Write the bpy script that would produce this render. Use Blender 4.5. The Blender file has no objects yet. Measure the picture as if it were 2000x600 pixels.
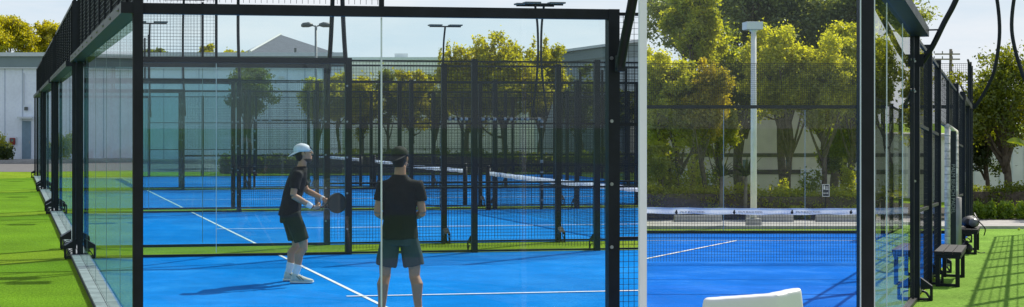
import bpy, bmesh, math, random
import numpy as np
from mathutils import Vector, Matrix, Quaternion, noise as mnoise

random.seed(7)
C = bpy.context.scene.collection
R = math.radians
F = 2735.0            # focal length in photo pixels (2000 wide)
PX0, PY0 = 640.0, 239.0
EYE = 2.04

# ------------------------------------------------------------------ helpers
ORI = {}

def V(*a): return Vector(a)

def props(o, label=None, cat=None, group=None, kind=None):
    if label: o['label'] = label
    if cat: o['category'] = cat
    if group: o['group'] = group
    if kind: o['kind'] = kind
    return o

def thing(name, label, cat, loc=(0, 0, 0), group=None):
    o = bpy.data.objects.new(name, None)
    C.objects.link(o)
    o.empty_display_size = 0.2
    o.location = loc
    ORI[o.name] = Vector(loc)
    return props(o, label, cat, group)

class MB:
    """collects simple shapes into one mesh"""
    def __init__(s): s.v = []; s.f = []
    def add(s, vs, fs):
        k = len(s.v)
        s.v.extend([tuple(p) for p in vs])
        s.f.extend([tuple(i + k for i in f) for f in fs])
        return s
    def quad(s, a, b, c, d): return s.add([a, b, c, d], [(0, 1, 2, 3)])
    def poly(s, pts): return s.add(pts, [tuple(range(len(pts)))])
    def box(s, c, size, rz=0, rot=None):
        sx, sy, sz = [q / 2 for q in size]
        m = rot or Matrix.Rotation(rz, 3, 'Z')
        c = Vector(c)
        vs = [c + m @ Vector((x * sx, y * sy, z * sz)) for x in (-1, 1) for y in (-1, 1) for z in (-1, 1)]
        return s.add(vs, [(0, 1, 3, 2), (4, 6, 7, 5), (0, 4, 5, 1), (2, 3, 7, 6), (0, 2, 6, 4), (1, 5, 7, 3)])
    def bar(s, p, q, w, h, up=(0, 0, 1)):
        p = Vector(p); q = Vector(q); d = (q - p).normalized()
        side = d.cross(Vector(up))
        if side.length < 1e-4: side = d.cross(Vector((1, 0, 0)))
        side.normalize(); u = side.cross(d).normalized()
        vs = []
        for e in (p, q):
            for a, b in ((-1, -1), (1, -1), (1, 1), (-1, 1)):
                vs.append(e + side * (a * w / 2) + u * (b * h / 2))
        return s.add(vs, [(0, 1, 2, 3), (7, 6, 5, 4), (0, 4, 5, 1), (1, 5, 6, 2), (2, 6, 7, 3), (3, 7, 4, 0)])
    def post(s, p, h, wu, wv, u):
        """upright box: p base, wu wide along u"""
        u = Vector(u).normalized(); n = Vector((-u.y, u.x, 0))
        p = Vector(p); vs = []
        for z in (0, h):
            for a, b in ((-1, -1), (1, -1), (1, 1), (-1, 1)):
                vs.append(p + u * (a * wu / 2) + n * (b * wv / 2) + Vector((0, 0, z)))
        return s.add(vs, [(3, 2, 1, 0), (4, 5, 6, 7), (0, 1, 5, 4), (1, 2, 6, 5), (2, 3, 7, 6), (3, 0, 4, 7)])
    def prism(s, pts, d):
        n = len(pts); d = Vector(d)
        vs = [Vector(p) for p in pts] + [Vector(p) + d for p in pts]
        fs = [tuple(range(n))[::-1], tuple(range(n, 2 * n))]
        for i in range(n):
            j = (i + 1) % n
            fs.append((i, j, j + n, i + n))
        return s.add(vs, fs)
    def tube(s, pts, rad, n=8, cap=True, flat=1.0, axis=None):
        pts = [Vector(p) for p in pts]
        if not hasattr(rad, '__len__'): rad = [rad] * len(pts)
        rings = []; prev = None
        for i, p in enumerate(pts):
            d = (pts[min(i + 1, len(pts) - 1)] - pts[max(i - 1, 0)])
            if d.length < 1e-9: d = Vector((0, 0, 1))
            d.normalize()
            if prev is None:
                a = Vector(axis) if axis else (Vector((0, 1, 0)) if abs(d.y) < .9 else Vector((1, 0, 0)))
            else: a = prev
            a = (a - d * a.dot(d)).normalized(); prev = a
            b = d.cross(a)
            rings.append([p + a * (math.cos(2 * math.pi * k / n) * rad[i]) + b * (math.sin(2 * math.pi * k / n) * rad[i] * flat) for k in range(n)])
        return s.rings(rings, cap)
    def rings(s, rings, cap=True):
        n = len(rings[0]); vs = [p for r in rings for p in r]; fs = []
        for i in range(len(rings) - 1):
            for k in range(n):
                k2 = (k + 1) % n
                fs.append((i * n + k, i * n + k2, (i + 1) * n + k2, (i + 1) * n + k))
        if cap:
            fs.append(tuple(range(n))[::-1])
            m = (len(rings) - 1) * n
            fs.append(tuple(range(m, m + n)))
        return s.add(vs, fs)
    def loft(s, secs, n=20, cap=True):
        """secs: (centre, axisA, axisB)"""
        rr = []
        for c, a, b in secs:
            c = Vector(c); a = Vector(a); b = Vector(b)
            rr.append([c + a * math.cos(2 * math.pi * k / n) + b * math.sin(2 * math.pi * k / n) for k in range(n)])
        return s.rings(rr, cap)
    def ell(s, c, r, n=14, m=10, rot=None):
        c = Vector(c); rr = []
        for i in range(1, m):
            t = math.pi * i / m
            ring = []
            for k in range(n):
                a = 2 * math.pi * k / n
                p = Vector((r[0] * math.sin(t) * math.cos(a), r[1] * math.sin(t) * math.sin(a), -r[2] * math.cos(t)))
                ring.append(c + (rot @ p if rot else p))
            rr.append(ring)
        return s.rings(rr, True)
    def wires(s, p, q, z0, z1, cell=.05, th=.005, u=None, slope=0.0):
        """welded mesh between ground points p and q (heights z0..z1 above each)"""
        p = Vector(p); q = Vector(q); d = q - p
        L = Vector((d.x, d.y, 0)).length; dn = d / L
        n = Vector((-dn.y, dn.x, 0)); h = th / 2
        def stick(a, b, e1, e2):
            vs = []
            for e in (a, b):
                vs += [e - e1 * h - e2 * h, e + e1 * h - e2 * h, e + e1 * h + e2 * h, e - e1 * h + e2 * h]
            s.add(vs, [(0, 4, 5, 1), (1, 5, 6, 2), (2, 6, 7, 3), (3, 7, 4, 0)])
        k = int(L / cell)
        Z = Vector((0, 0, 1)); o = (L - (k - 1) * cell) / 2
        for i in range(k):
            a = p + dn * (o + i * cell)
            stick(a + Z * z0, a + Z * z1, dn, n)
        m = int((z1 - z0) / cell); o = ((z1 - z0) - (m - 1) * cell) / 2
        for i in range(m):
            z = z0 + o + i * cell
            stick(p + Z * z + n * th, q + Z * z + n * th, Z, n)
        return s
    def build_each(s, name, mat, parent):
        """every connected shape becomes an object of its own"""
        par = {i: i for i in range(len(s.v))}
        def find(a):
            while par[a] != a: par[a] = par[par[a]]; a = par[a]
            return a
        for f in s.f:
            for b in f[1:]: par[find(b)] = find(f[0])
        comp = {}
        for f in s.f: comp.setdefault(find(f[0]), []).append(f)
        for fs in comp.values():
            ids = sorted({i for f in fs for i in f}); mp_ = {i: k for k, i in enumerate(ids)}
            q = MB(); q.v = [s.v[i] for i in ids]; q.f = [tuple(mp_[i] for i in f) for f in fs]
            q.build(name, mat, parent)
    def build(s, name, mat, parent=None, smooth=False, origin=None, bevel=0, loc=None):
        if parent is not None: o0 = ORI[parent.name]
        elif origin is not None: o0 = Vector(origin)
        else:
            xs = np.array(s.v)
            mn = xs.min(0); mx = xs.max(0)
            o0 = Vector(((mn[0] + mx[0]) / 2, (mn[1] + mx[1]) / 2, mn[2]))
        me = bpy.data.meshes.new(name)
        me.from_pydata([(a - o0.x, b - o0.y, c - o0.z) for a, b, c in s.v], [], s.f)
        me.materials.append(mat)
        if bevel:
            bm = bmesh.new(); bm.from_mesh(me)
            bmesh.ops.bevel(bm, geom=bm.edges[:], offset=bevel, segments=2, affect='EDGES', profile=.6)
            bm.to_mesh(me); bm.free()
        if smooth:
            me.polygons.foreach_set('use_smooth', [True] * len(me.polygons))
        me.update()
        o = bpy.data.objects.new(name, me)
        C.objects.link(o)
        if parent is not None: o.parent = parent
        else: o.location = o0
        ORI[o.name] = o0
        return o

def raw(name, verts, faces, mat, parent=None, origin=(0, 0, 0), smooth=False):
    m = MB(); m.v = [tuple(p) for p in verts]; m.f = [tuple(f) for f in faces]
    return m.build(name, mat, parent, smooth, origin)

def spline(pts, n=6):
    pts = [Vector(p) for p in pts]; out = []
    for i in range(len(pts) - 1):
        p0 = pts[max(i - 1, 0)]; p1 = pts[i]; p2 = pts[i + 1]; p3 = pts[min(i + 2, len(pts) - 1)]
        for k in range(n):
            t = k / n
            out.append(.5 * ((2 * p1) + (p2 - p0) * t + (2 * p0 - 5 * p1 + 4 * p2 - p3) * t * t + (3 * p1 - p0 - 3 * p2 + p3) * t ** 3))
    out.append(pts[-1]); return out

def remeshed(mb, name, mat, parent, voxel, smooth_it=4, origin=None, fold=None, factor=.5):
    """fuse the collected shapes into one continuous smooth surface"""
    tmp = mb.build('tmp', mat, parent, origin=origin)
    r = tmp.modifiers.new('r', 'REMESH'); r.mode = 'VOXEL'; r.voxel_size = voxel
    sm = tmp.modifiers.new('s', 'SMOOTH'); sm.factor = factor; sm.iterations = smooth_it
    dg = bpy.context.evaluated_depsgraph_get(); dg.update()
    me = bpy.data.meshes.new_from_object(tmp.evaluated_get(dg))
    me.name = name
    o0 = ORI[tmp.name]
    bpy.data.objects.remove(tmp)
    if fold:
        amp, sc = fold
        n_ = len(me.vertices); co_ = np.empty(n_ * 3); nn = np.empty(n_ * 3)
        me.vertices.foreach_get('co', co_); me.vertices.foreach_get('normal', nn)
        co_ = co_.reshape(-1, 3); nn = nn.reshape(-1, 3)
        dv = np.array([mnoise.noise(c) * amp + mnoise.noise(c * 2.3) * amp * .45 for c in (Vector((x * sc, y * sc, z * sc * .45)) for x, y, z in co_)])
        me.vertices.foreach_set('co', (co_ + nn * dv[:, None]).ravel()); me.update()
    me.polygons.foreach_set('use_smooth', [True] * len(me.polygons))
    if not me.materials: me.materials.append(mat)
    o = bpy.data.objects.new(name, me); C.objects.link(o)
    if parent is not None: o.parent = parent
    else: o.location = o0
    ORI[o.name] = o0
    return o

# photo pixel -> place
def at(px, py, Y): return Vector(((px - PX0) / F * Y, Y, EYE - (py - PY0) / F * Y))
def xat(px, Y): return (px - PX0) / F * Y
def zat(py, Y): return EYE - (py - PY0) / F * Y
# the right-hand court lies on ground that falls gently away
def zg(Y): return .61 - .0369 * min(Y, 60.0)
def G(X, Y, z=0.0): return Vector((X, Y, zg(Y) + z))
def gpx(px, Y, z=0.0): return G(xat(px, Y), Y, z)
SEAM = (1255 - PX0) / F      # the two courts meet at the added white post

# ------------------------------------------------------------------ materials
def nodes(name):
    m = bpy.data.materials.new(name); m.use_nodes = True
    nt = m.node_tree; nt.nodes.clear()
    out = nt.nodes.new('ShaderNodeOutputMaterial')
    return m, nt, out

def mat(name, col, rough=.6, metal=0.0, var=.12, scale=6.0, bump=0.0, bscale=40.0, spec=.4, detail=4, sheen=0, var2=None, sc2=None, coat=0):
    m, nt, out = nodes(name); N = nt.nodes.new; L = nt.links.new
    b = N('ShaderNodeBsdfPrincipled')
    b.inputs['Roughness'].default_value = rough; b.inputs['Metallic'].default_value = metal
    b.inputs['Specular IOR Level'].default_value = spec
    if coat: b.inputs['Coat Weight'].default_value = coat
    tc = N('ShaderNodeTexCoord')
    nz = N('ShaderNodeTexNoise'); nz.inputs['Scale'].default_value = scale; nz.inputs['Detail'].default_value = detail
    L(tc.outputs['Object'], nz.inputs['Vector'])
    rp = N('ShaderNodeMapRange'); rp.inputs[1].default_value = .3; rp.inputs[2].default_value = .7
    rp.inputs[3].default_value = 1 - var; rp.inputs[4].default_value = 1 + var
    L(nz.outputs['Fac'], rp.inputs[0])
    src = rp.outputs[0]
    if var2:
        n2 = N('ShaderNodeTexNoise'); n2.inputs['Scale'].default_value = sc2; n2.inputs['Detail'].default_value = 3
        L(tc.outputs['Object'], n2.inputs['Vector'])
        r2 = N('ShaderNodeMapRange'); r2.inputs[1].default_value = .3; r2.inputs[2].default_value = .7
        r2.inputs[3].default_value = 1 - var2; r2.inputs[4].default_value = 1 + var2
        L(n2.outputs['Fac'], r2.inputs[0])
        mu = N('ShaderNodeMath'); mu.operation = 'MULTIPLY'
        L(src, mu.inputs[0]); L(r2.outputs[0], mu.inputs[1]); src = mu.outputs[0]
    vm = N('ShaderNodeVectorMath'); vm.operation = 'SCALE'; vm.inputs[0].default_value = col[:3]
    L(src, vm.inputs['Scale']); L(vm.outputs[0], b.inputs['Base Color'])
    if bump:
        bn = N('ShaderNodeTexNoise'); bn.inputs['Scale'].default_value = bscale; bn.inputs['Detail'].default_value = 3
        L(tc.outputs['Object'], bn.inputs['Vector'])
        bp = N('ShaderNodeBump'); bp.inputs['Strength'].default_value = bump; bp.inputs['Distance'].default_value = .02
        L(bn.outputs['Fac'], bp.inputs['Height']); L(bp.outputs[0], b.inputs['Normal'])
    L(b.outputs[0], out.inputs[0])
    return m

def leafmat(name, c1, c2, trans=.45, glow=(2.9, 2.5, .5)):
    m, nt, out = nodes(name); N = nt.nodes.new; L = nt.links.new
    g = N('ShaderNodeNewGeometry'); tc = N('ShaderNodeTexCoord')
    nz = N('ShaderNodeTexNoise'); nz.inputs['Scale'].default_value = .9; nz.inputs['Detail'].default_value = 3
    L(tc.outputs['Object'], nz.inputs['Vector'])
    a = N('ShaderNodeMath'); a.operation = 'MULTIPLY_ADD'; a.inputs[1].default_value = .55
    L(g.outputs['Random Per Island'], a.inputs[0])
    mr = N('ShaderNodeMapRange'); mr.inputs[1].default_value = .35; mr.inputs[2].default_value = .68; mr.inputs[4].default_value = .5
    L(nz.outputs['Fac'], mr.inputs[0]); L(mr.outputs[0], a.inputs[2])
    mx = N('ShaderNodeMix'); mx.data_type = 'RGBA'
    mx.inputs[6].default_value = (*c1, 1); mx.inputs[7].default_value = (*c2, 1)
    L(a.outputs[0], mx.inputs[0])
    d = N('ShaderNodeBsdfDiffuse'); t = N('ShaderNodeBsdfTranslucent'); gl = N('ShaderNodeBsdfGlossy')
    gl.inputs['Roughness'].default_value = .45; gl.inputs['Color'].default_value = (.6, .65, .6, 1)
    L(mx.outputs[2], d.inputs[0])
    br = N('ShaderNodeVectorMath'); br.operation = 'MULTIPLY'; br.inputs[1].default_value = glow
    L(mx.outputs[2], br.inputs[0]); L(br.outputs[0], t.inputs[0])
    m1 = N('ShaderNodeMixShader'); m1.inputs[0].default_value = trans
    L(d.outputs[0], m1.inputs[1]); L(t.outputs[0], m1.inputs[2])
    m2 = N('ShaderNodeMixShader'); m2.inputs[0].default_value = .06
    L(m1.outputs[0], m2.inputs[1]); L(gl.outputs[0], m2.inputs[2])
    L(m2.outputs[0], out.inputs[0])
    return m

def glassmat(name, tint, dirt=.03, boost=1.0, f0=.03):
    """thin pane: clear, tinted, with the mirror growing towards grazing angles and a little dust"""
    m, nt, out = nodes(name); N = nt.nodes.new; L = nt.links.new
    g = N('ShaderNodeNewGeometry')
    dp = N('ShaderNodeVectorMath'); dp.operation = 'DOT_PRODUCT'
    L(g.outputs['Normal'], dp.inputs[0]); L(g.outputs['Incoming'], dp.inputs[1])
    ab = N('ShaderNodeMath'); ab.operation = 'ABSOLUTE'; L(dp.outputs['Value'], ab.inputs[0])
    inv = N('ShaderNodeMath'); inv.operation = 'SUBTRACT'; inv.inputs[0].default_value = 1; L(ab.outputs[0], inv.inputs[1])
    pw = N('ShaderNodeMath'); pw.operation = 'POWER'; pw.inputs[1].default_value = 5; L(inv.outputs[0], pw.inputs[0])
    fr = N('ShaderNodeMath'); fr.operation = 'MULTIPLY_ADD'; fr.inputs[1].default_value = .9 * boost; fr.inputs[2].default_value = f0
    L(pw.outputs[0], fr.inputs[0])
    tr = N('ShaderNodeBsdfTransparent'); tr.inputs[0].default_value = (*tint, 1)
    gl = N('ShaderNodeBsdfGlossy'); gl.inputs['Roughness'].default_value = 0.0
    mx = N('ShaderNodeMixShader'); L(fr.outputs[0], mx.inputs[0]); L(tr.outputs[0], mx.inputs[1]); L(gl.outputs[0], mx.inputs[2])
    tc = N('ShaderNodeTexCoord'); nz = N('ShaderNodeTexNoise'); nz.inputs['Scale'].default_value = 1.3; nz.inputs['Detail'].default_value = 6
    L(tc.outputs['Object'], nz.inputs['Vector'])
    mr = N('ShaderNodeMapRange'); mr.inputs[1].default_value = .35; mr.inputs[2].default_value = .75; mr.inputs[3].default_value = dirt * .3; mr.inputs[4].default_value = dirt * 1.7
    L(nz.outputs['Fac'], mr.inputs[0])
    df = N('ShaderNodeBsdfDiffuse'); df.inputs[0].default_value = (.55, .6, .62, 1)
    m2 = N('ShaderNodeMixShader'); L(mr.outputs[0], m2.inputs[0]); L(mx.outputs[0], m2.inputs[1]); L(df.outputs[0], m2.inputs[2])
    L(m2.outputs[0], out.inputs[0])
    return m

def clothmat(name, col, rough=.85):
    return mat(name, col, rough, var=.15, scale=9, bump=.15, bscale=160, spec=.2)

M = {}
M['turf'] = mat('turf_green', (.215, .335, .012), .9, var=.30, scale=55, bump=.7, bscale=130, spec=.05, var2=.13, sc2=.8, detail=8)
M['turf_bright'] = mat('turf_bright', (.20, .36, .045), .9, var=.34, scale=48, bump=.8, bscale=110, spec=.05, var2=.12, sc2=.9, detail=8)
M['soil'] = mat('mulch', (.06, .05, .035), .95, var=.4, scale=9, bump=.6, bscale=30)
M['blue'] = mat('court_blue', (.002, .225, .67), 1, var=.09, scale=90, bump=.35, bscale=220, spec=.02, var2=.09, sc2=.55, detail=6)
M['blue2'] = mat('court_blue_right', (.004, .13, .62), 1, var=.10, scale=90, bump=.35, bscale=220, spec=.02, var2=.12, sc2=.6, detail=6)
M['seam'] = mat('dark_blue_line', (.003, .07, .36), 1, spec=.02)  # darker blue for thin lines across the right court
def courtmat(name, col, dust):
    m, nt, out = nodes(name); N = nt.nodes.new; L = nt.links.new
    b = N('ShaderNodeBsdfPrincipled'); b.inputs['Roughness'].default_value = 1; b.inputs['Specular IOR Level'].default_value = .02
    tc = N('ShaderNodeTexCoord')
    def noise(sc_, det, lo, hi, a, c, rgh=.55):
        z = N('ShaderNodeTexNoise'); z.inputs['Scale'].default_value = sc_; z.inputs['Detail'].default_value = det; z.inputs['Roughness'].default_value = rgh
        L(tc.outputs['Object'], z.inputs['Vector'])
        r_ = N('ShaderNodeMapRange'); r_.inputs[1].default_value = lo; r_.inputs[2].default_value = hi; r_.inputs[3].default_value = a; r_.inputs[4].default_value = c
        L(z.outputs['Fac'], r_.inputs[0]); return r_.outputs[0]
    def mul(a, c):
        q = N('ShaderNodeMath'); q.operation = 'MULTIPLY'; L(a, q.inputs[0]); L(c, q.inputs[1]); return q.outputs[0]
    f = mul(mul(noise(70, 5, .3, .7, .84, 1.16), noise(.45, 4, .3, .7, .86, 1.12)), noise(3.2, 6, .3, .7, .92, 1.08))
    v = N('ShaderNodeVectorMath'); v.operation = 'SCALE'; v.inputs[0].default_value = col; L(f, v.inputs['Scale'])
    mx = N('ShaderNodeMix'); mx.data_type = 'RGBA'; mx.inputs[7].default_value = (*dust, 1)
    sand = N('ShaderNodeMath'); sand.operation = 'MAXIMUM'
    L(mul(noise(.9, 7, .48, .78, 0, .8, .7), noise(22, 4, .4, .65, .2, 1)), sand.inputs[0]); L(noise(34, 2, .735, .76, 0, .85), sand.inputs[1])
    L(sand.outputs[0], mx.inputs[0]); L(v.outputs[0], mx.inputs[6]); L(mx.outputs[2], b.inputs['Base Color'])
    bn = N('ShaderNodeTexNoise'); bn.inputs['Scale'].default_value = 160; L(tc.outputs['Object'], bn.inputs['Vector'])
    bp = N('ShaderNodeBump'); bp.inputs['Strength'].default_value = .4; bp.inputs['Distance'].default_value = .02
    L(bn.outputs['Fac'], bp.inputs['Height']); L(bp.outputs[0], b.inputs['Normal'])
    L(b.outputs[0], out.inputs[0]); return m
M['blue'] = courtmat('court_blue', (.002, .215, .66), (.06, .36, .74))
M['blue2'] = courtmat('court_blue_right', (.004, .155, .66), (.10, .34, .76))
def turfmat(name, c1, c2, c3):
    m, nt, out = nodes(name); N = nt.nodes.new; L = nt.links.new
    b = N('ShaderNodeBsdfPrincipled'); b.inputs['Roughness'].default_value = .9; b.inputs['Specular IOR Level'].default_value = .06
    tc = N('ShaderNodeTexCoord')
    mpn = N('ShaderNodeMapping'); mpn.inputs['Scale'].default_value = (1, .45, 1); L(tc.outputs['Object'], mpn.inputs[0])
    z = N('ShaderNodeTexNoise'); z.inputs['Scale'].default_value = 34; z.inputs['Detail'].default_value = 9; z.inputs['Roughness'].default_value = .75; L(mpn.outputs[0], z.inputs['Vector'])
    rp = N('ShaderNodeValToRGB'); e = rp.color_ramp.elements; e[0].position = .34; e[0].color = (*c1, 1); e[1].position = .68; e[1].color = (*c3, 1)
    q = e.new(.5); q.color = (*c2, 1)
    L(z.outputs['Fac'], rp.inputs[0])
    z2 = N('ShaderNodeTexNoise'); z2.inputs['Scale'].default_value = .7; z2.inputs['Detail'].default_value = 5; L(tc.outputs['Object'], z2.inputs['Vector'])
    mr_ = N('ShaderNodeMapRange'); mr_.inputs[1].default_value = .3; mr_.inputs[2].default_value = .7; mr_.inputs[3].default_value = .80; mr_.inputs[4].default_value = 1.18; L(z2.outputs['Fac'], mr_.inputs[0])
    v = N('ShaderNodeVectorMath'); v.operation = 'SCALE'; L(rp.outputs[0], v.inputs[0]); L(mr_.outputs[0], v.inputs['Scale'])
    L(v.outputs[0], b.inputs['Base Color'])
    bp = N('ShaderNodeBump'); bp.inputs['Strength'].default_value = .9; bp.inputs['Distance'].default_value = .03
    L(z.outputs['Fac'], bp.inputs['Height']); L(bp.outputs[0], b.inputs['Normal'])
    L(b.outputs[0], out.inputs[0]); return m
M['turf'] = turfmat('turf_green', (.10, .19, .008), (.21, .33, .012), (.30, .42, .03))
M['turf_bright'] = turfmat('turf_bright', (.10, .22, .025), (.20, .38, .045), (.32, .50, .10))
M['line'] = mat('line_white', (.78, .80, .80), .8, var=.10, scale=14)
M['asphalt'] = mat('asphalt', (.16, .155, .15), .95, var=.12, scale=3, bump=.2)
M['concrete'] = mat('concrete', (.42, .40, .37), .9, var=.14, scale=2.5, bump=.25, bscale=25, var2=.1, sc2=18)
M['paver'] = mat('paver', (.34, .33, .34), .9, var=.2, scale=5, bump=.3, bscale=30)
M['joint'] = mat('paver_joint', (.05, .05, .05), .95)
M['black'] = mat('black_paint', (.009, .011, .015), .45, var=.35, scale=5, spec=.28, bump=.05, bscale=60)
M['wire'] = mat('black_wire', (.012, .014, .016), .5, var=.1)
M['glass'] = glassmat('court_glass', (.84, .945, .95), .014)
M['glassback'] = glassmat('court_glass_back', (.62, .88, .84), .014)
M['glassfar'] = glassmat('court_glass_far', (.80, .92, .93), .02)
M['glassr'] = glassmat('court_glass_right', (.96, .985, .98), .010, f0=.028)
M['edge'] = mat('glass_edge', (.72, .80, .80), .3, var=.05)  # pale because sun caught on the edges is put into the colour
M['edged'] = mat('glass_edge_green', (.16, .25, .25), .3, var=.05)
M['edged2'] = mat('glass_edge_pale', (.40, .46, .46), .3, var=.05)
M['steel'] = mat('galvanised_bolt', (.35, .35, .35), .4, metal=.9)
M['whitepost'] = mat('white_post_paint', (.93, .93, .93), .5, var=.02, scale=3)
M['corr'] = mat('white_metal_cladding', (.84, .89, .98), .55, var=.06, scale=.9, var2=.05, sc2=7)
M['corr2'] = mat('cladding_rib', (.52, .58, .68), .55, var=.05)
M['fascia'] = mat('grey_fascia', (.22, .28, .30), .5, var=.06, scale=1)
M['trim'] = mat('pale_trim', (.62, .67, .70), .5, var=.05)
M['roofgrey'] = mat('grey_metal_roof', (.14, .155, .18), .9, var=.08, scale=2, spec=.1)
M['roofhip'] = mat('pale_ridge', (.6, .6, .58), .5)
M['door'] = mat('grey_door', (.20, .29, .37), .5, var=.06)
M['red'] = mat('red_box_paint', (.30, .04, .03), .5)
M['cream'] = mat('cream_render', (.74, .69, .54), .85, var=.10, scale=1.3, bump=.1)
M['creamd'] = mat('dark_recess', (.10, .09, .07), .8)
M['palewall'] = mat('pale_wall', (.78, .78, .76), .8, var=.07, scale=1.2)
M['tealwall'] = mat('grey_blue_wall', (.30, .38, .44), .6, var=.07, scale=1)
M['winglass'] = mat('window_glass', (.10, .17, .19), .12, spec=.8)
M['bark'] = mat('bark', (.115, .09, .065), .95, var=.35, scale=9, bump=.8, bscale=30)
M['barkpale'] = mat('pale_bark', (.22, .19, .15), .95, var=.3, scale=9, bump=.6, bscale=30)
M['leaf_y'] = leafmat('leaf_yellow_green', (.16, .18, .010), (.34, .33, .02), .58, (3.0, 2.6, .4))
M['leaf_m'] = leafmat('leaf_mid', (.055, .09, .012), (.17, .20, .022), .5)
M['leaf_g'] = leafmat('leaf_grey_green', (.05, .085, .04), (.12, .15, .05), .4)
M['leaf_d'] = leafmat('leaf_dark', (.018, .04, .012), (.055, .085, .016), .35)
M['leaf_r'] = leafmat('leaf_lit', (.14, .175, .022), (.37, .375, .05), .62, (3.0, 2.75, .6))  # brightened: sunlight painted into leaves that stand against the sun
M['leaf_m2'] = leafmat('leaf_mid_brightened', (.13, .165, .025), (.32, .33, .045), .62, (3.0, 2.75, .6))  # leaf_mid brightened, painting in the sun that the right trees lack
M['leaf_d2'] = leafmat('leaf_dark_brightened', (.075, .115, .022), (.20, .25, .04), .58)  # leaf_dark brightened the same way, light put into the colour
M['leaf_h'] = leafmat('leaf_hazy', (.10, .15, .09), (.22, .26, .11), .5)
M['leaf_o'] = leafmat('leaf_orange', (.13, .15, .012), (.32, .27, .025), .6)
M['leaf_b'] = leafmat('leaf_fresh', (.10, .18, .02), (.24, .34, .05), .5)
M['yucca'] = leafmat('yucca_blade', (.03, .05, .02), (.08, .10, .03), .3)
M['lampgrey'] = mat('lamp_grey', (.12, .13, .13), .5)
M['galv'] = mat('galvanised_pole', (.28, .29, .30), .5, metal=.2)
M['concpole'] = mat('white_concrete_pole', (.82, .80, .74), .8, var=.10, scale=3, bump=.2)
M['led'] = mat('lamp_glass', (.35, .38, .40), .25)
M['skin'] = mat('skin', (.50, .26, .16), .55, var=.08, scale=12, spec=.35)
M['skin2'] = mat('skin_tanned', (.46, .23, .13), .55, var=.08, scale=12, spec=.35)
M['hair'] = mat('dark_hair', (.018, .012, .009), .6, bump=.6, bscale=220)
M['stubble'] = mat('stubble', (.09, .055, .04), .8, var=.3, scale=90)
M['capw'] = clothmat('white_cap', (.72, .74, .78))
M['capd'] = clothmat('charcoal_cap', (.03, .03, .032))
M['tee'] = clothmat('black_tee', (.016, .016, .018))
M['tee2'] = clothmat('black_tee_faded', (.016, .017, .018))
M['shorts'] = clothmat('black_green_shorts', (.014, .022, .024))
M['shorts2'] = clothmat('slate_shorts', (.036, .060, .062))
M['sock'] = clothmat('white_sock', (.74, .74, .74))
M['shoe'] = mat('cream_shoe', (.62, .60, .50), .7, var=.1, scale=30)
M['sole'] = mat('white_sole', (.72, .70, .66), .7)
M['shoeaccent'] = mat('shoe_accent', (.12, .16, .12), .6)
M['rubber'] = mat('black_grip', (.015, .015, .016), .8)
M['racket'] = mat('racket_face', (.018, .019, .02), .45, var=.3, scale=25)
M['frame'] = mat('racket_frame', (.01, .01, .011), .3)
M['lip'] = mat('lips', (.28, .11, .09), .5)
M['eyew'] = mat('eye', (.02, .015, .012), .2)
M['plastic'] = mat('white_plastic', (.82, .81, .77), .35, var=.03, scale=4, spec=.5)
M['band'] = mat('net_band_white', (.76, .78, .83), .7, var=.12, scale=2.2, bump=.5, bscale=6)
def bandmat():
    m, nt, out = nodes('net_band_fabric'); N = nt.nodes.new; L = nt.links.new
    tc = N('ShaderNodeTexCoord'); nz = N('ShaderNodeTexNoise'); nz.inputs['Scale'].default_value = 3.0; nz.inputs['Detail'].default_value = 4
    mp = N('ShaderNodeMapping'); mp.inputs['Rotation'].default_value = (0, .6, .4); L(tc.outputs['Object'], mp.inputs[0]); L(mp.outputs[0], nz.inputs['Vector'])
    rp = N('ShaderNodeValToRGB'); rp.color_ramp.elements[0].position = .35; rp.color_ramp.elements[0].color = (.58, .64, .80, 1)
    rp.color_ramp.elements[1].position = .6; rp.color_ramp.elements[1].color = (.90, .90, .92, 1)
    L(nz.outputs['Fac'], rp.inputs[0])
    d = N('ShaderNodeBsdfDiffuse'); t = N('ShaderNodeBsdfTranslucent'); mx = N('ShaderNodeMixShader'); mx.inputs[0].default_value = .5
    L(rp.outputs[0], d.inputs[0]); L(rp.outputs[0], t.inputs[0]); L(d.outputs[0], mx.inputs[1]); L(t.outputs[0], mx.inputs[2]); L(mx.outputs[0], out.inputs[0])
    return m
M['band'] = bandmat()
M['ink'] = mat('black_ink', (.02, .022, .03), .7)
M['letter'] = mat('white_letter', (.32, .34, .38), .7)
M['navy'] = mat('navy_banner', (.012, .018, .035), .6)
M['wrap'] = mat('white_tape_wrap', (.62, .60, .55), .6, var=.35, scale=14)
M['tape'] = mat('worn_tape', (.26, .27, .28), .7, var=.4, scale=12)
M['pad'] = mat('grey_foam_sleeve', (.30, .29, .28), .5, var=.12, scale=5)
M['wood'] = mat('dark_bench_slat', (.016, .015, .016), .75, var=.3, scale=8, bump=.2)
M['bag'] = mat('black_bag', (.014, .014, .018), .5, var=.3, scale=10, bump=.4, bscale=14)
M['silver'] = mat('grey_bag_panel', (.16, .16, .17), .4, var=.3, scale=12)
M['ball'] = mat('yellow_felt', (.55, .65, .04), .9)
M['sign'] = mat('sign_face', (.03, .035, .05), .5)
M['signw'] = mat('sign_white', (.75, .76, .78), .6)

# ------------------------------------------------------------------ camera, sun, sky
cam = bpy.data.cameras.new('camera'); co = bpy.data.objects.new('camera', cam); C.objects.link(co)
co.location = (0, 0, EYE); co.rotation_euler = (R(90), 0, 0)
cam.sensor_width = 36; cam.lens = F / 2000 * 36
cam.shift_x = (1000 - PX0) / 2000; cam.shift_y = -(300 - PY0) / 2000
cam.clip_start = .1; cam.clip_end = 8000
bpy.context.scene.camera = co

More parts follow.
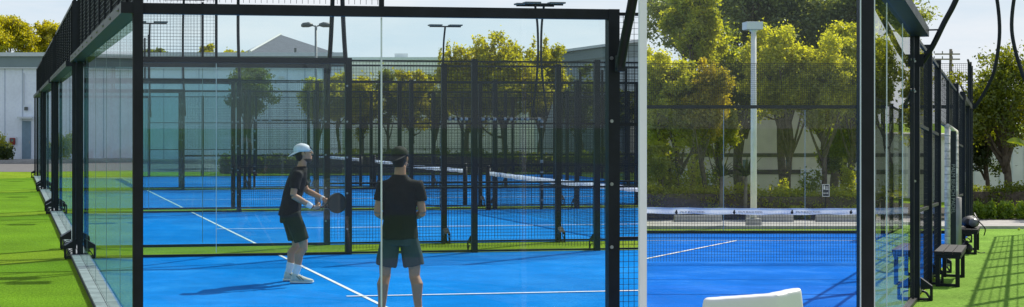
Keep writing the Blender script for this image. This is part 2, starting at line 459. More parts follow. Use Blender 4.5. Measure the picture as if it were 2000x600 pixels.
AZ, EL = R(46), R(43)
sd = Vector((math.sin(AZ) * math.cos(EL), math.cos(AZ) * math.cos(EL), math.sin(EL)))
sl = bpy.data.lights.new('sun', 'SUN'); sl.energy = 5.0; sl.angle = R(.5); sl.color = (1, .93, .82)
so = bpy.data.objects.new('sun', sl); C.objects.link(so)
so.rotation_euler = (-sd).to_track_quat('-Z', 'Y').to_euler(); so.location = (20, 30, 40)

w = bpy.data.worlds.new('World'); bpy.context.scene.world = w; w.use_nodes = True
nt = w.node_tree; nt.nodes.clear(); N = nt.nodes.new; L = nt.links.new
wo = N('ShaderNodeOutputWorld'); bg = N('ShaderNodeBackground'); sk = N('ShaderNodeTexSky')
sk.sky_type = 'NISHITA'; sk.sun_disc = False; sk.sun_elevation = EL; sk.sun_rotation = AZ
sk.air_density = 1.0; sk.dust_density = .4; sk.ozone_density = 2.0
tc = N('ShaderNodeTexCoord'); mp = N('ShaderNodeMapping'); mp.inputs['Scale'].default_value = (2.2, 2.2, 9)
nz = N('ShaderNodeTexNoise'); nz.inputs['Scale'].default_value = 1.6; nz.inputs['Detail'].default_value = 7; nz.inputs['Roughness'].default_value = .6
L(tc.outputs['Generated'], mp.inputs['Vector']); L(mp.outputs[0], nz.inputs['Vector'])
mr = N('ShaderNodeMapRange'); mr.inputs[1].default_value = .40; mr.inputs[2].default_value = .66; mr.inputs[3].default_value = 0; mr.inputs[4].default_value = .85
L(nz.outputs['Fac'], mr.inputs[0])
mx = N('ShaderNodeMix'); mx.data_type = 'RGBA'; mx.inputs[7].default_value = (6.1, 6.2, 6.4, 1)
mn_ = N('ShaderNodeVectorMath'); mn_.operation = 'MINIMUM'; mn_.inputs[1].default_value = (4.5, 5.3, 6.0)
L(sk.outputs[0], mn_.inputs[0])
L(mr.outputs[0], mx.inputs[0]); L(mn_.outputs[0], mx.inputs[6]); L(mx.outputs[2], bg.inputs[0])
bg.inputs['Strength'].default_value = .15
L(bg.outputs[0], wo.inputs[0])
sc = bpy.context.scene
sc.view_settings.view_transform = 'Standard'; sc.view_settings.look = 'None'; sc.view_settings.exposure = 0
sc.render.engine = 'CYCLES'
sc.cycles.transparent_max_bounces = 40; sc.cycles.max_bounces = 14

# ------------------------------------------------------------------ LEFT COURTS: frame
C0 = Vector((-1.568, 11.59, 0)); U = Vector((.9877, .1564, 0)); VV = Vector((-.2224, .975, 0))
def W(t, v, z=0.0): return C0 + U * t + VV * v + Vector((0, 0, z))
def tcut(v, px=1249):
    s = (px - PX0) / F
    p = C0 + VV * v
    return (s * p.y - p.x) / (U.x - s * U.y)
COURTS = [(0.0, 9.65), (11.3, 20.15), (21.25, 30.6), (31.7, 41.0)]
ORD = ['nearest', 'second', 'third', 'farthest']

def clip(poly, keep_left):
    """clip a ground polygon at the line where the two courts meet"""
    out = []
    def s(p): return (p[0] - SEAM * p[1]) * (1 if keep_left else -1)
    for i in range(len(poly)):
        a, b = poly[i], poly[(i + 1) % len(poly)]
        sa, sb = s(a), s(b)
        if sa <= 0: out.append(a)
        if sa * sb < 0:
            k = sa / (sa - sb); out.append((a[0] + (b[0] - a[0]) * k, a[1] + (b[1] - a[1]) * k))
    return out

def sheetL(name, poly, z, m, extra=None):
    p = clip([(q[0], q[1]) for q in poly], True)
    if len(p) < 3: return None
    o = MB().poly([(a, b, z) for a, b in p]).build(name, m, origin=(0, 0, 0))
    return props(o, kind='structure')

def sheetR(name, poly, dz, m):
    p = clip([(q[0], q[1]) for q in poly], False)
    if len(p) < 3: return None
    o = MB().poly([(a, b, zg(b) + dz) for a, b in p]).build(name, m, origin=(0, 0, 0))
    return props(o, kind='structure')

# ground of both halves, one sheet
gm = MB()
left = clip([(-3000, -400), (400, -400), (400, 3.0), (2000, 4000), (-3000, 4000)], True)
gm.poly([(a, b, 0) for a, b in [(-3000, -400), (0, -400), (0, 0), (SEAM * 4000, 4000), (-3000, 4000)]])
gm.poly([(0, -400, 0), (3000, -400, 0), (3000, 0, 0), (0, 0, 0)])
gm.poly([(0, 0, 0), (3000, 0, 0), (3000, 2, zg(2)), (SEAM * 2, 2, zg(2))])
gm.poly([(SEAM * 2, 2, zg(2)), (3000, 2, zg(2)), (3000, 60, zg(60)), (SEAM * 60, 60, zg(60))])
gm.poly([(SEAM * 60, 60, zg(60)), (3000, 60, zg(60)), (3000, 4000, zg(60)), (SEAM * 4000, 4000, zg(60))])
# small bank joining the two levels
for a, b in ((0.0, 2.0), (2.0, 16.53), (16.53, 60.0), (60.0, 4000.0)):
    za = 0 if a == 0 else zg(a)
    if abs(za) < .01 and abs(zg(b)) < .01: continue
    gm.quad((SEAM * a, a, 0), (SEAM * b, b, 0), (SEAM * b, b, zg(b)), (SEAM * a, a, za))
props(gm.build('turf_ground', M['turf'], origin=(0, 0, 0)), kind='structure')

for i, (v0, v1) in enumerate(COURTS):
    sheetL('court_surface', [W(.0, v0 + .02), W(20, v0 + .02), W(20, v1 - .02), W(.0, v1 - .02)], .006, M['blue'])
    # service line, its mirror, and centre line
    for t in (3.0, 17.0):
        sheetL('court_line', [W(t - .025, v0 + .08), W(t + .025, v0 + .08), W(t + .025, v1 - .08), W(t - .025, v1 - .08)], .011, M['line'])
    vc = (4.4, 14.95, 25.1, 36.0)[i]
    sheetL('court_line', [W(2.8, vc - .03), W(17.2, vc - .03), W(17.2, vc + .03), W(2.8, vc + .03)], .015, M['line'])

# far road, pavement edge
sheetL('road', [(-60, 57.5), (60, 57.5), (60, 70.0), (-60, 70.0)], .006, M['asphalt'])
o = MB().box((-20, 70.15, .07), (80, .3, .14)).build('kerb', M['concrete']); props(o, kind='structure')
sheetL('pavement', [(-60, 70.3), (14, 70.3), (14, 73), (-60, 73)], .13, M['concrete'])
# concrete paver kerb along the row of back walls
pm = MB(); jm = MB()
pa, pb = W(-.01, -1.6), W(-.01, 41.3)
d = VV
jm.bar(pa + V(0, 0, .02), pb + V(0, 0, .02), .25, .05)
n_ = int((pb - pa).length / .42)
for k in range(n_):
    a = pa + VV * (k * .42 + .006); b = pa + VV * (k * .42 + .411)
    for off in (-.063, .063):
        c = (a + b) / 2 + U * off + V(0, 0, .045)
        pm.bar(a + U * off + V(0, 0, .045), b + U * off + V(0, 0, .045), .118, .05 + random.uniform(-.004, .004))
props(jm.build('kerb_bed', M['joint']), kind='structure')
props(pm.build('paver_kerb', M['paver']), kind='structure')

# ------------------------------------------------------------------ LEFT COURTS: walls
HT = 2.985            # centre of the top beam
def bracket(p, nrm, along, h=.34, reach=.22, w=.1):
    """flared steel foot at the base of a post"""
    m = MB(); n = Vector(nrm).normalized(); a = Vector(along).normalized(); p = Vector(p)
    for s in (-1, 1):
        q = p + a * (s * w / 2)
        m.prism([q + n * .04 + V(0, 0, h), q + n * .04 + V(0, 0, h * .52), q + n * reach + V(0, 0, h * .55), q + n * reach + V(0, 0, h * .66)], a * .008)
        m.bar(q + n * (reach - .01) + V(0, 0, 0), q + n * (reach - .01) + V(0, 0, h * .6), .02, .02)
        m.tube(spline([q + n * .05 + V(0, 0, h * .42), q + n * reach * .6 + V(0, 0, h * .36), q + n * reach * .85 + V(0, 0, .03)], 4), .008, 5)
        m.bar(q + n * .03 + V(0, 0, .02), q + n * reach + V(0, 0, .02), .02, .02)
    m.quad(p - a * w / 2 + n * .04 + V(0, 0, h + .003), p + a * w / 2 + n * .04 + V(0, 0, h + .003), p + a * w / 2 + n * reach + V(0, 0, h * .66 + .003), p - a * w / 2 + n * reach + V(0, 0, h * .66 + .003))
    return m

def pane(parent, p, q, z0, z1, m, gap=.006):
    p = Vector(p); q = Vector(q); d = (q - p).normalized() * gap
    a, b = p + d, q - d
    g = MB().quad(a + V(0, 0, z0), b + V(0, 0, z0), b + V(0, 0, z1), a + V(0, 0, z1)).build('glass_pane', m, parent)
    return g

def bolts(m, p, nrm, zs, r=.016):
    n = Vector(nrm).normalized(); p = Vector(p)
    for z in zs:
        c = p + V(0, 0, z)
        m.tube([c, c + n * .012], r, 8)

def back_wall(i, t, v0, v1, label, sgn=-1, foot=True):
    base = W(t, (v0 + v1) / 2)
    r = thing('glass_wall', label, 'glass wall', base, 'glass back walls of the left courts')
    n = 5; L_ = (v1 - v0)
    gm_ = M['glassback']
    for k in range(n):
        a = W(t, v0 + L_ * k / n); b = W(t, v0 + L_ * (k + 1) / n)
        pane(r, a, b, .06, HT - .045, gm_)
        MB().wires(a + VV * .03, b - VV * .03, HT + .06, 3.98, .05, .006).build('mesh_panel', M['wire'], r)
        if k: MB().post(W(t - .055 * 0 + .0, v0 + L_ * k / n, HT + .046), .98, .05, .04, U).build('mesh_stud', M['black'], r)
        # folded flat stiffeners behind the mesh
        MB().bar(a + VV * (L_ / n / 2) + V(0, 0, HT + .046), a + VV * (L_ / n / 2) + V(0, 0, 3.99), .06, .03, up=VV).build('mesh_stud', M['black'], r)
        e = MB().bar(b + V(0, 0, .06), b + V(0, 0, HT - .05), .004, .010, up=VV)
        if k < n - 1: e.build('glass_edge', M['edged'], r)
    MB().bar(W(t + sgn * .06, v0 - .04, HT), W(t + sgn * .06, v1 + .04, HT), .17, .09).build('top_beam', M['black'], r)
    MB().bar(W(t, v0, 4.0), W(t, v1, 4.0), .05, .05).build('top_rail', M['black'], r)
    MB().bar(W(t, v0, .03), W(t, v1, .03), .07, .05).build('bottom_rail', M['black'], r)
    bm_ = MB()
    for k in range(n * 2): bolts(bm_, W(t + sgn * .146, v0 + L_ * (k + .25) / n / 2, HT), U * sgn, [0])
    bm_.build_each('bolt', M['steel'], r)
    for v in (v0, v1):
        MB().post(W(t, v), 4.0, .08, .09, U).build('post', M['black'], r)
    MB().post(W(t - .09, v1 - .06), 2.94, .05, .16, U).build('post', M['black'], r)
    if foot:
        for v in ((v1,) if i == 0 else (v0, v1)):
            for s in (-1, 1):
                bracket(W(t, v) + U * (s * .02), U * s, VV, .30, .21, .26).build('base_bracket', M['black'], r)
    return r

def side_wall(i, v, near, label, tm=20.0, high=True):
    """2 glass panes, then 3 m mesh modules; 4 m mesh over the first pane"""
    base = W(2, v)
    r = thing('court_fence', label, 'court fence', base, 'side fences of the left courts')
    gm_ = M['glass'] if (i == 0 and near) else M['glassfar']
    g = 2.065 if near else 2.035
    t_end = min(tm, tcut(v))
    for k in range(2):
        pane(r, W(g * k, v), W(g * (k + 1), v), .06, HT - .045, gm_)
    MB().bar(W(g, v, .06), W(g, v, HT - .05), .012 if i == 0 and near else .008, .012, up=VV).build('glass_edge', M['edge' if i == 0 else 'edged'], r)
    th = .0036 if i == 0 else .003
    MB().wires(W(.05, v), W(g, v), HT + .06, 3.98, .05, th).build('mesh_panel', M['wire'], r)
    MB().post(W(g, v, HT + .046), .98, .04, .04, U).build('mesh_stud', M['black'], r)
    MB().post(W(0, v), 4.0, .085, .085, U).build('post', M['black'], r)
    MB().post(W(2 * g, v), 3.03, .10, .09, U).build('post', M['black'], r)
    MB().bar(W(.043, v, HT), W(2 * g - .05, v, HT), .08, .088).build('top_beam', M['black'], r)
    MB().bar(W(.043, v, .022), W(2 * g - .05, v, .022), .05, .04).build('bottom_rail', M['black'], r)
    bm_ = MB(); bolts(bm_, W(2 * g - .03, v) - VV * .046, -VV, [.4, .95, 1.5, 2.05, 2.6])
    bm_.build_each('bolt', M['steel'], r)
    t = 2 * g
    while t < t_end - .05:
        t2 = min(t + 2.0, t_end)
        MB().wires(W(t + .05, v), W(t2 - (.04 if t2 < t_end else 0), v), .08, 3.0, .05, th).build('mesh_panel', M['wire'], r)
        fr = MB()
        for z in (.03, 1.02, 2.02, 2.99):
            fr.bar(W(t + .05, v, z), W(t2 - .04, v, z) if t2 < t_end else W(t2, v, z), .03, .028)
        fr.build_each('rail', M['black'], r)
        if t2 < t_end:
            MB().post(W(t2, v), 3.03, .09, .08, U).build('post', M['black'], r)
            bracket(W(t2, v) - VV * (.03 if near else -.03), -VV if near else VV, U, .26, .16, .09).build('base_bracket', M['black'], r)
        t = t2
    return r

for i, (v0, v1) in enumerate(COURTS):
    back_wall(i, -.0, v0, v1, '%s court\'s five pane glass back wall in the row beside the left turf, black mesh on top' % ORD[i])
    side_wall(i, v0 + .055, True, ['near glass and mesh side fence in front of both players, nearest of all',
                          'near side fence of the second court, just past the green strip behind the players',
                          'near side fence of the third court, beyond the second court\'s far fence',
                          'near side fence of the farthest court, beyond the third court'][i])
    side_wall(i, v1 - .055, False, ['far side fence of the nearest court, glass then mesh right behind both players',
                           'far side fence of the second court with the white wrapped entrance in front',
                           'far side fence of the third court, in front of the farthest court',
                           'rearmost side fence of the left courts, in front of the dark hedge'][i])
# opposite back wall of the farthest court
r_ = thing('glass_wall', 'short glass end wall closing the right end of the farthest court', 'glass wall', W(20, 36))
for k in range(3):
    a, b = W(20, 35 + 2 * k), W(20, 37 + 2 * k)
    pane(r_, a, b, .06, 2.94, M['glassfar'])
MB().bar(W(20, 35, HT), W(20, 41, HT), .08, .09).build('top_beam', M['black'], r_)
for v in (35, 37, 39, 41): MB().post(W(20, v), 3.94, .08, .08, U).build('post', M['black'], r_)

# light masts
def mast(P, out, along, label, group, top=5.75, post_h=3.0, zbase=0.0, rad=.036, heads=True, path=None):
    P = Vector(P); out = Vector(out).normalized(); al = Vector(along).normalized()
    r = thing('light_mast', label, 'light mast', P, group)
    k = top / 5.75
    pts = path or [(.05, 2.25), (.22, 2.75), (.42, 3.4), (.55, 4.2), (.50, 5.1), (.30, 5.75 * k)]
    pp = spline([P + out * o_ + V(0, 0, z) for o_, z in pts], 7)
    MB().tube(pp, rad, 8).build('pole', M['black'], r, True)
    MB().box(P + out * .06 + V(0, 0, pts[0][1] + .05), (.07, .07, .14), math.atan2(al.y, al.x)).build('clamp', M['black'], r)
    if heads:
        e = pp[-1]
        MB().bar(e - al * .62, e + al * .62, .05, .05).build('crossbar', M['black'], r)
        for s in (-1, 1):
            c = e + al * (s * .40) + V(0, 0, .05)
            h = MB().box(c, (.52, .34, .05), math.atan2(al.y, al.x), None).build('floodlight', M['lampgrey'], r, bevel=.012)
            MB().box(c - V(0, 0, .029), (.44, .26, .008), math.atan2(al.y, al.x)).build('lens', M['led'], h)
    return r
GM = 'curved light masts of the left courts'
mast(W(4.14, -.02), -VV, U, 'thick black curved mast foot rising right of the front corner post of the nearest court', GM, rad=.042, path=[(.05, 2.5), (.17, 2.78), (.30, 3.05), (.42, 3.4), (.55, 4.2), (.50, 5.1), (.30, 5.75)])
mast(W(4.14, 9.75), VV, U, 'curved black mast rising behind the left player from the nearest court\'s far fence', GM)
mast(W(4.0, 10.9), -VV, U, 'curved black mast crossing the one behind the left player, on the second court\'s fence', GM)
mast(W(4.14, 20.1), VV, U, 'curved mast above the second court left of the grey pyramid roof', GM)
mast(W(4.14, 30.6), VV, U, 'thin curved mast of the third court, left of the small tree', GM)
mast(W(4.14, 41.0), VV, U, 'small far mast with flat lamp heads by the upper left corner post', GM)
mast(W(15.45, 30.6), VV, U, 'mast with flat lamp heads before the tall yellow tree, first of a crossing pair', GM)
mast(W(15.35, 31.7), -VV, U, 'mast with flat lamp heads before the tall yellow tree, second of a crossing pair', GM)
mast(W(15.5, 41.0), VV, U, 'lone T shaped light mast left of the tall yellow tree', GM)

# nets
def net(p, q, label, h=.90, group=None, right=False, posts=(1, 1), cell=.046, th=.0035, zf=None):
    p = Vector(p); q = Vector(q)
    r = thing('court_net', label, 'net', (p + q) / 2, group)
    MB().wires(p, q, .03, h - .05, cell, th).build('net_mesh', M['wire'], r)
    d = (q - p).normalized(); n = Vector((-d.y, d.x, 0))
    # band: slightly sagging doubled fabric
    L_ = (q - p).length; K = 40; m = MB(); rows = []
    for k in range(K + 1):
        s = k / K; c = p + (q - p) * s
        wv = .006 * math.sin(s * L_ * 7.1) + .004 * math.sin(s * L_ * 17)
        top = h - .02 * math.sin(math.pi * s) + .003 * math.sin(s * L_ * 11)
        bot = h - .098 - .02 * math.sin(math.pi * s) + .006 * math.sin(s * L_ * 9 + 1)
        rows.append([c - n * (.012 + wv) + V(0, 0, bot), c - n * (.014 + wv * .6) + V(0, 0, (top + bot) / 2), c - n * .008 + V(0, 0, top), c + n * .008 + V(0, 0, top), c + n * .012 + V(0, 0, bot)])
    for k in range(K):
        for j in range(3): m.quad(rows[k][j], rows[k + 1][j], rows[k + 1][j + 1], rows[k][j + 1])
    b = m.build('net_band', M['band'], r, True)
    for e, pz in ((p, posts[0]), (q, posts[1])):
        if pz:
            MB().tube([e + V(0, 0, 0), e + V(0, 0, h + .1)], .055, 10).build('net_post', M['black'], r, True)
            MB().tube([e + V(0, 0, h + .1), e + V(0, 0, h + .14)], [.06, .03], 10).build('cap', M['black'], r, True)
    return r, b
GN = 'white banded nets of the left courts'
net(W(9.85, 12.0), W(9.85, 19.9), 'white banded court net running back from the right of the second court', group=GN, posts=(0, 1))
net(W(9.85, 21.6), W(9.85, 30.3), 'white banded net of the third court, seen past the right player\'s shoulder', group=GN, posts=(1, 1))
net(W(9.85, 32.0), W(9.85, 40.6), 'farthest white banded net, small behind the left player\'s racket', group=GN, posts=(1, 1))

# wrapped entrance frames
def gate(pts, label, rad=.035, group=None):
    r = thing('entrance_frame', label, 'gate frame', pts[0], group)
    MB().tube(pts, rad, 8).build('frame_tube', M['black'], r, True)
    m = MB()
    for a, b in zip(pts[:-1], pts[1:]):
        a = Vector(a); b = Vector(b); n = max(2, int((b - a).length / .13))
        for k in range(n):
            if random.random() < .5: continue
            s0 = (k + random.uniform(.1, .3)) / n; s1 = (k + random.uniform(.5, .8)) / n
            m.tube([a + (b - a) * s0, a + (b - a) * s1], rad + .004, 8)
    m.build('white_tape', M['tape'], r)
    return r
gate([W(8.75, 19.95), W(8.75, 19.95, 2.12), W(11.15, 19.95, 2.12), W(11.15, 19.95)], 'black entrance frame wrapped in white tape marks on the second court\'s far fence', group='taped entrance frames of the left courts')
gate([W(6.2, 30.45), W(6.2, 30.45, 2.1), W(8.4, 30.45, 2.1), W(8.4, 30.45)], 'smaller taped entrance frame on the third court\'s far fence, behind the bright glass seam', group='taped entrance frames of the left courts')

# ------------------------------------------------------------------ LEFT BACKGROUND
# warehouse
Yw = 73.0
x0, x1 = xat(-760, Yw), xat(668, Yw); zt = zat(103, Yw)
r = thing('warehouse', 'long white metal clad warehouse behind the left courts with grey fascia', 'warehouse', ((x0 + x1) / 2, Yw, 0))
MB().box(((x0 + x1) / 2, Yw + 9, (zt - .1) / 2), (x1 - x0, 18, zt - .1)).build('wall', M['corr'], r)
m = MB(); x = x0 + .3
while x < x1:
    m.box((x, Yw - .012, 2.45), (.05, .03, 4.88)); x += .92
m.build('seam_rib', M['corr2'], r)
zf0, zf1 = zat(131, Yw), zat(108, Yw)
MB().box(((x0 + x1) / 2, Yw - .06, (zf0 + zf1) / 2), (x1 - x0 + .2, .14, zf1 - zf0)).build('fascia', M['fascia'], r)
MB().box(((x0 + x1) / 2, Yw - .10, zf0 - .05), (x1 - x0 + .22, .2, .07)).build('gutter', M['trim'], r)
MB().box(((x0 + x1) / 2, Yw + 8.9, zt - .1), (x1 - x0 + .3, 18.4, .2)).build('roof', M['trim'], r)
dX = xat(52, Yw)
dd = MB().box((dX, Yw - .04, 1.05), (.46, .07, 2.1)).build('door', M['door'], r)
MB().box((dX + .16, Yw - .09, 1.0), (.03, .04, .14)).build('handle', M['steel'], dd)
MB().box((dX, Yw - .32, 2.28), (.75, .6, .1)).build('door_canopy', M['trim'], r)
MB().box((dX, Yw - .12, 2.75), (.16, .2, .18)).build('wall_lamp', M['lampgrey'], r)
MB().tube([(dX - .12, Yw - .08, 2.9), (dX - .12, Yw - .08, 4.6)], .03, 6).build('downpipe', M['trim'], r)
rb = MB().box((xat(25, Yw), Yw - .10, zat(276, Yw)), (.27, .14, .35)).build('hose_box', M['red'], r, bevel=.015)
MB().box((xat(25, Yw), Yw - .175, zat(274, Yw)), (.15, .01, .15)).build('window', M['winglass'], rb)
MB().box((xat(33, Yw), Yw - .06, zat(275, Yw)), (.05, .06, .4)).build('conduit', M['trim'], r)
MB().box((xat(550, Yw), Yw - .09, zat(151, Yw)), (.3, .2, .12)).build('wall_light', M['palewall'], r)

# pyramid roofed building
r = thing('pyramid_roof_building', 'building behind the warehouse with a grey pyramid roof', 'building', (xat(548, 108), 108, 0))
ze = zat(110, 104)
A, B_, C_, D_ = at(436, 112, 114), at(488, 112, 98), at(676, 112, 104), at(600, 112, 122)
for p in (A, B_, C_, D_): p.z = ze
ap = at(548, 68, 108)
MB().add([A, B_, C_, D_, ap], [(0, 1, 4), (1, 2, 4), (2, 3, 4), (3, 0, 4)]).build('roof', M['roofgrey'], r)
cA = [p * .97 + V(ap.x, ap.y, 0) * .03 for p in (A, B_, C_, D_)]
MB().prism([V(p.x, p.y, 0) for p in cA], (0, 0, ze - .02)).build('wall', M['palewall'], r)
MB().tube([B_ + V(0, -.1, .05), ap + V(0, -.05, .05)], .09, 6).build('ridge', M['roofhip'], r)
MB().tube([at(577, 108, 101), at(577, 94, 101)], .09, 8).build('vent_pipe', M['lampgrey'], r)

# low pale building and the grey gabled one
r = thing('flat_building', 'low pale flat roofed building behind the yellow tree row', 'building', (xat(770, 92), 92, 0))
MB().box((xat(880, 92), 97, zat(116, 92) / 2), (15.2, 10, zat(116, 92))).build('wall', M['palewall'], r)
MB().box((xat(880, 92), 97, zat(114, 92) - .02), (15.4, 10.3, .18)).build('roof', M['trim'], r)
MB().box((xat(786, 92), 93.5, zat(108, 92) + .02), (.85, .8, .3)).build('rooftop_unit', M['palewall'], r)
Yb = 66.0
r = thing('gabled_building', 'grey blue building with sloping pale roof at the right of the tall yellow tree', 'building', (xat(1175, Yb), Yb, 0))
xa, xb = xat(1092, Yb), xat(1250, Yb)
za_, zb_ = zat(101, Yb), zat(78, Yb)
MB().prism([(xa, Yb, 0), (xb, Yb, 0), (xb, Yb, zb_ - .12), (xa, Yb, za_ - .12)], (0, 8, 0)).build('wall', M['tealwall'], r)
MB().prism([(xa - .3, Yb - .4, za_ - .1), (xb, Yb - .4, zb_ - .1), (xb, Yb - .4, zb_ + .02), (xa - .3, Yb - .4, za_ + .02)], (0, 8.6, 0)).build('roof', M['trim'], r)
MB().prism([(xa - .2, Yb - .2, za_ - .55), (xb, Yb - .2, zb_ - .62), (xb, Yb - .2, zb_ - .12), (xa - .2, Yb - .2, za_ - .12)], (0, .15, 0)).build('fascia', M['fascia'], r)
for k in range(3):
    f_ = MB().box((xat(1130 + 48 * k, Yb), Yb - .02, 2.6), (.95, .06, 1.3)).build('window', M['winglass'], r)
    MB().box((xat(1130 + 48 * k, Yb), Yb - .06, 2.6), (.05, .04, 1.3)).build('mullion', M['trim'], f_)

# ------------------------------------------------------------------ foliage
rng = np.random.default_rng(11)
def leaves(clusters, count, size, side=None, flat=0.0, up=0.0, hollow=.55):
    """many small leaf faces spread through clumps; returns verts, faces"""
    vol = np.array([c[1][0] * c[1][1] * c[1][2] for c in clusters]) ** .75
    ns = np.maximum(12, (count * vol / vol.sum())).astype(int)
    P = []
    for (c, r_), n in zip(clusters, ns):
        d = rng.normal(size=(n, 3)); d /= np.linalg.norm(d, axis=1)[:, None]
        rad = (hollow + (1 - hollow) * rng.random(n)) ** 1.0
        # sub-clumping so that the crown has light and dark masses
        sub = rng.normal(size=(max(4, n // 40), 3)); sub /= np.linalg.norm(sub, axis=1)[:, None]
        pick = sub[rng.integers(0, len(sub), n)]
        mixw = rng.random(n)[:, None] * .75
        d2 = d * (1 - mixw) + pick * (mixw); 
        d2 /= np.maximum(np.linalg.norm(d2, axis=1)[:, None], 1e-6)
        p = np.array(c) + d2 * rad[:, None] * np.array(r_) * (.72 + np.abs(rng.normal(0, .30, n)))[:, None]
        P.append(p)
    P = np.concatenate(P)
    if side is not None:
        s = P[:, 0] - SEAM * P[:, 1]
        P = P[s < -.05] if side < 0 else P[s > .05]
    n = len(P)
    a = rng.normal(size=(n, 3)); a[:, 2] += up; a /= np.linalg.norm(a, axis=1)[:, None]
    b = rng.normal(size=(n, 3)); b -= a * (a * b).sum(1)[:, None]; b /= np.linalg.norm(b, axis=1)[:, None]
    s = size * rng.uniform(.55, 1.35, n)[:, None]
    nrm = np.cross(a, b)
    v = np.stack([P - a * s * .5, P + b * s * .27 + nrm * s * .08, P + a * s * .5, P - b * s * .27 + nrm * s * .08], 1).reshape(-1, 3)
    return v

def leafobj(name, v, m, parent, smooth=False):
    o0 = np.array(ORI[parent.name]) if parent is not None else np.zeros(3)
    me = bpy.data.meshes.new(name)
    n = len(v) // 4
    me.vertices.add(len(v)); me.vertices.foreach_set('co', (v - o0).astype(np.float32).ravel())
    me.loops.add(4 * n); me.loops.foreach_set('vertex_index', np.arange(4 * n, dtype=np.int32))
    me.polygons.add(n); me.polygons.foreach_set('loop_start', np.arange(0, 4 * n, 4, dtype=np.int32))
    me.polygons.foreach_set('loop_total', np.full(n, 4, dtype=np.int32))
    me.materials.append(m); me.update(calc_edges=True); me.validate()
    o = bpy.data.objects.new(name, me); C.objects.link(o)
    if parent is not None: o.parent = parent
    ORI[o.name] = Vector(o0)
    return o

def crown(center, rx, rz, k, spread=.62):
    """uneven crown: a few big boughs, each carrying many small leaf clumps that stick out at random"""
    cl = []; c = np.array(center); ax = np.array([rx, rx, rz])
    nb = max(4, k // 3); bough = []
    for i in range(nb):
        d = rng.normal(size=3); d /= np.linalg.norm(d); d[2] = d[2] * .8 + .12
        bough.append((d * rng.uniform(.35, .72), rng.uniform(.30, .52)))
    bough.append((np.zeros(3), .5))
    for i in range(int(k * 2.6)):
        q, br = bough[rng.integers(0, len(bough))]
        d = rng.normal(size=3); d /= np.linalg.norm(d)
        p = q + d * br * rng.uniform(.2, 1.12)
        f = rng.uniform(.15, .33)
        cl.append((c + p * ax, (rx * f * rng.uniform(.8, 1.3), rx * f, min(rz, rx * 1.3) * f * rng.uniform(.55, .95))))
    return cl

def tree(label, base, h, rx, zc, rz, m, n=6000, size=.16, k=14, side=None, group=None, trunk=.12, bark='bark', limbs=7, name='tree', up=0.0, extra=None, hollow=.3, cat='tree', lean=0.0):
    base = Vector(base)
    r = thing(name, label, cat, base, group)
    cl = crown((base.x + lean, base.y, base.z + zc), rx, rz, k)
    if extra: cl += extra
    tm = MB()
    top = Vector((base.x + lean, base.y, base.z + zc + rz * .35))
    wob = [base + (top - base) * s + V(random.uniform(-.1, .1) * rx * (s > 0), random.uniform(-.1, .1) * rx * (s > 0), 0) for s in (0, .25, .5, .75, 1)]
    tm.tube(spline(wob, 4), list(np.linspace(trunk, trunk * .3, 17)), 8)
    idx = rng.permutation(len(cl))[:limbs * 2]
    limbm = MB()
    for j in idx:
        c = Vector(cl[j][0])
        s = random.uniform(.3, .7); st = base + (top - base) * s
        mid = st * .5 + c * .5 + V(0, 0, -.08 * rz)
        if side is not None and (c.x - SEAM * c.y) * side < .1: continue
        limbm.tube(spline([st, mid, c], 4), list(np.linspace(trunk * .5, trunk * .1, 9)), 6)
        for q in range(3):
            e = c + V(random.uniform(-1, 1) * cl[j][1][0], random.uniform(-1, 1) * cl[j][1][1], random.uniform(-.3, 1) * cl[j][1][2])
            if side is not None and (e.x - SEAM * e.y) * side < .1: continue
            limbm.tube([mid * .3 + c * .7, e], [trunk * .16, trunk * .05], 5)
    tm.build('trunk', M[bark], r, True)
    if limbm.v: limbm.build('limb', M[bark], r, True)
    leafobj('crown', leaves(cl, n, size, side, up=up, hollow=hollow), M[m], r)
    return r

GL = 'trees behind the left courts'
def ltree(label, px, ptop, pbot, halfw, Y, m, n=5000, size=.17, k=14, **kw):
    zc = (zat(ptop, Y) + zat(pbot, Y)) / 2; rz = (zat(ptop, Y) - zat(pbot, Y)) / 2
    return tree(label, (xat(px, Y), Y, 0), 0, halfw / F * Y * 1.28, zc, rz * 1.04, m, int(n * 2.6), size * .8, k + 12, side=-1, group=GL, **kw)
# beyond the warehouse
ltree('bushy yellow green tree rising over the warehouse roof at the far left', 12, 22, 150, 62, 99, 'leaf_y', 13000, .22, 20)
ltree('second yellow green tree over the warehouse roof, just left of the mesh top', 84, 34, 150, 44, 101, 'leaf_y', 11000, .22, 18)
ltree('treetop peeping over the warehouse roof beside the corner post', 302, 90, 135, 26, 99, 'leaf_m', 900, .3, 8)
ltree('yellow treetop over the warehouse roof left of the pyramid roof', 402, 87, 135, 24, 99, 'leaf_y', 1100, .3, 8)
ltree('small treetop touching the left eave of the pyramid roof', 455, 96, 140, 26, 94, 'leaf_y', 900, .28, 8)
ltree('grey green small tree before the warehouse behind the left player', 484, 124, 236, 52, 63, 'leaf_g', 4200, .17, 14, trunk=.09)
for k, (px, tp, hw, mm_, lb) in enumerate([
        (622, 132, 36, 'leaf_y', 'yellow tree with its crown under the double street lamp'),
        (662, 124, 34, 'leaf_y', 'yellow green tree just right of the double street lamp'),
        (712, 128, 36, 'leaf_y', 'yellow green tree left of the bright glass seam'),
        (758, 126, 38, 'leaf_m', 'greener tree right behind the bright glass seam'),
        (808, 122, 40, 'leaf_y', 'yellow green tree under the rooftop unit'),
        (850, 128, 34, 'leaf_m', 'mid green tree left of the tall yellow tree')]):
    ltree(lb, px, tp, 268, hw, 60.5 + (k % 2) * 1.2, mm_, 3600, .17, 13, trunk=.08)
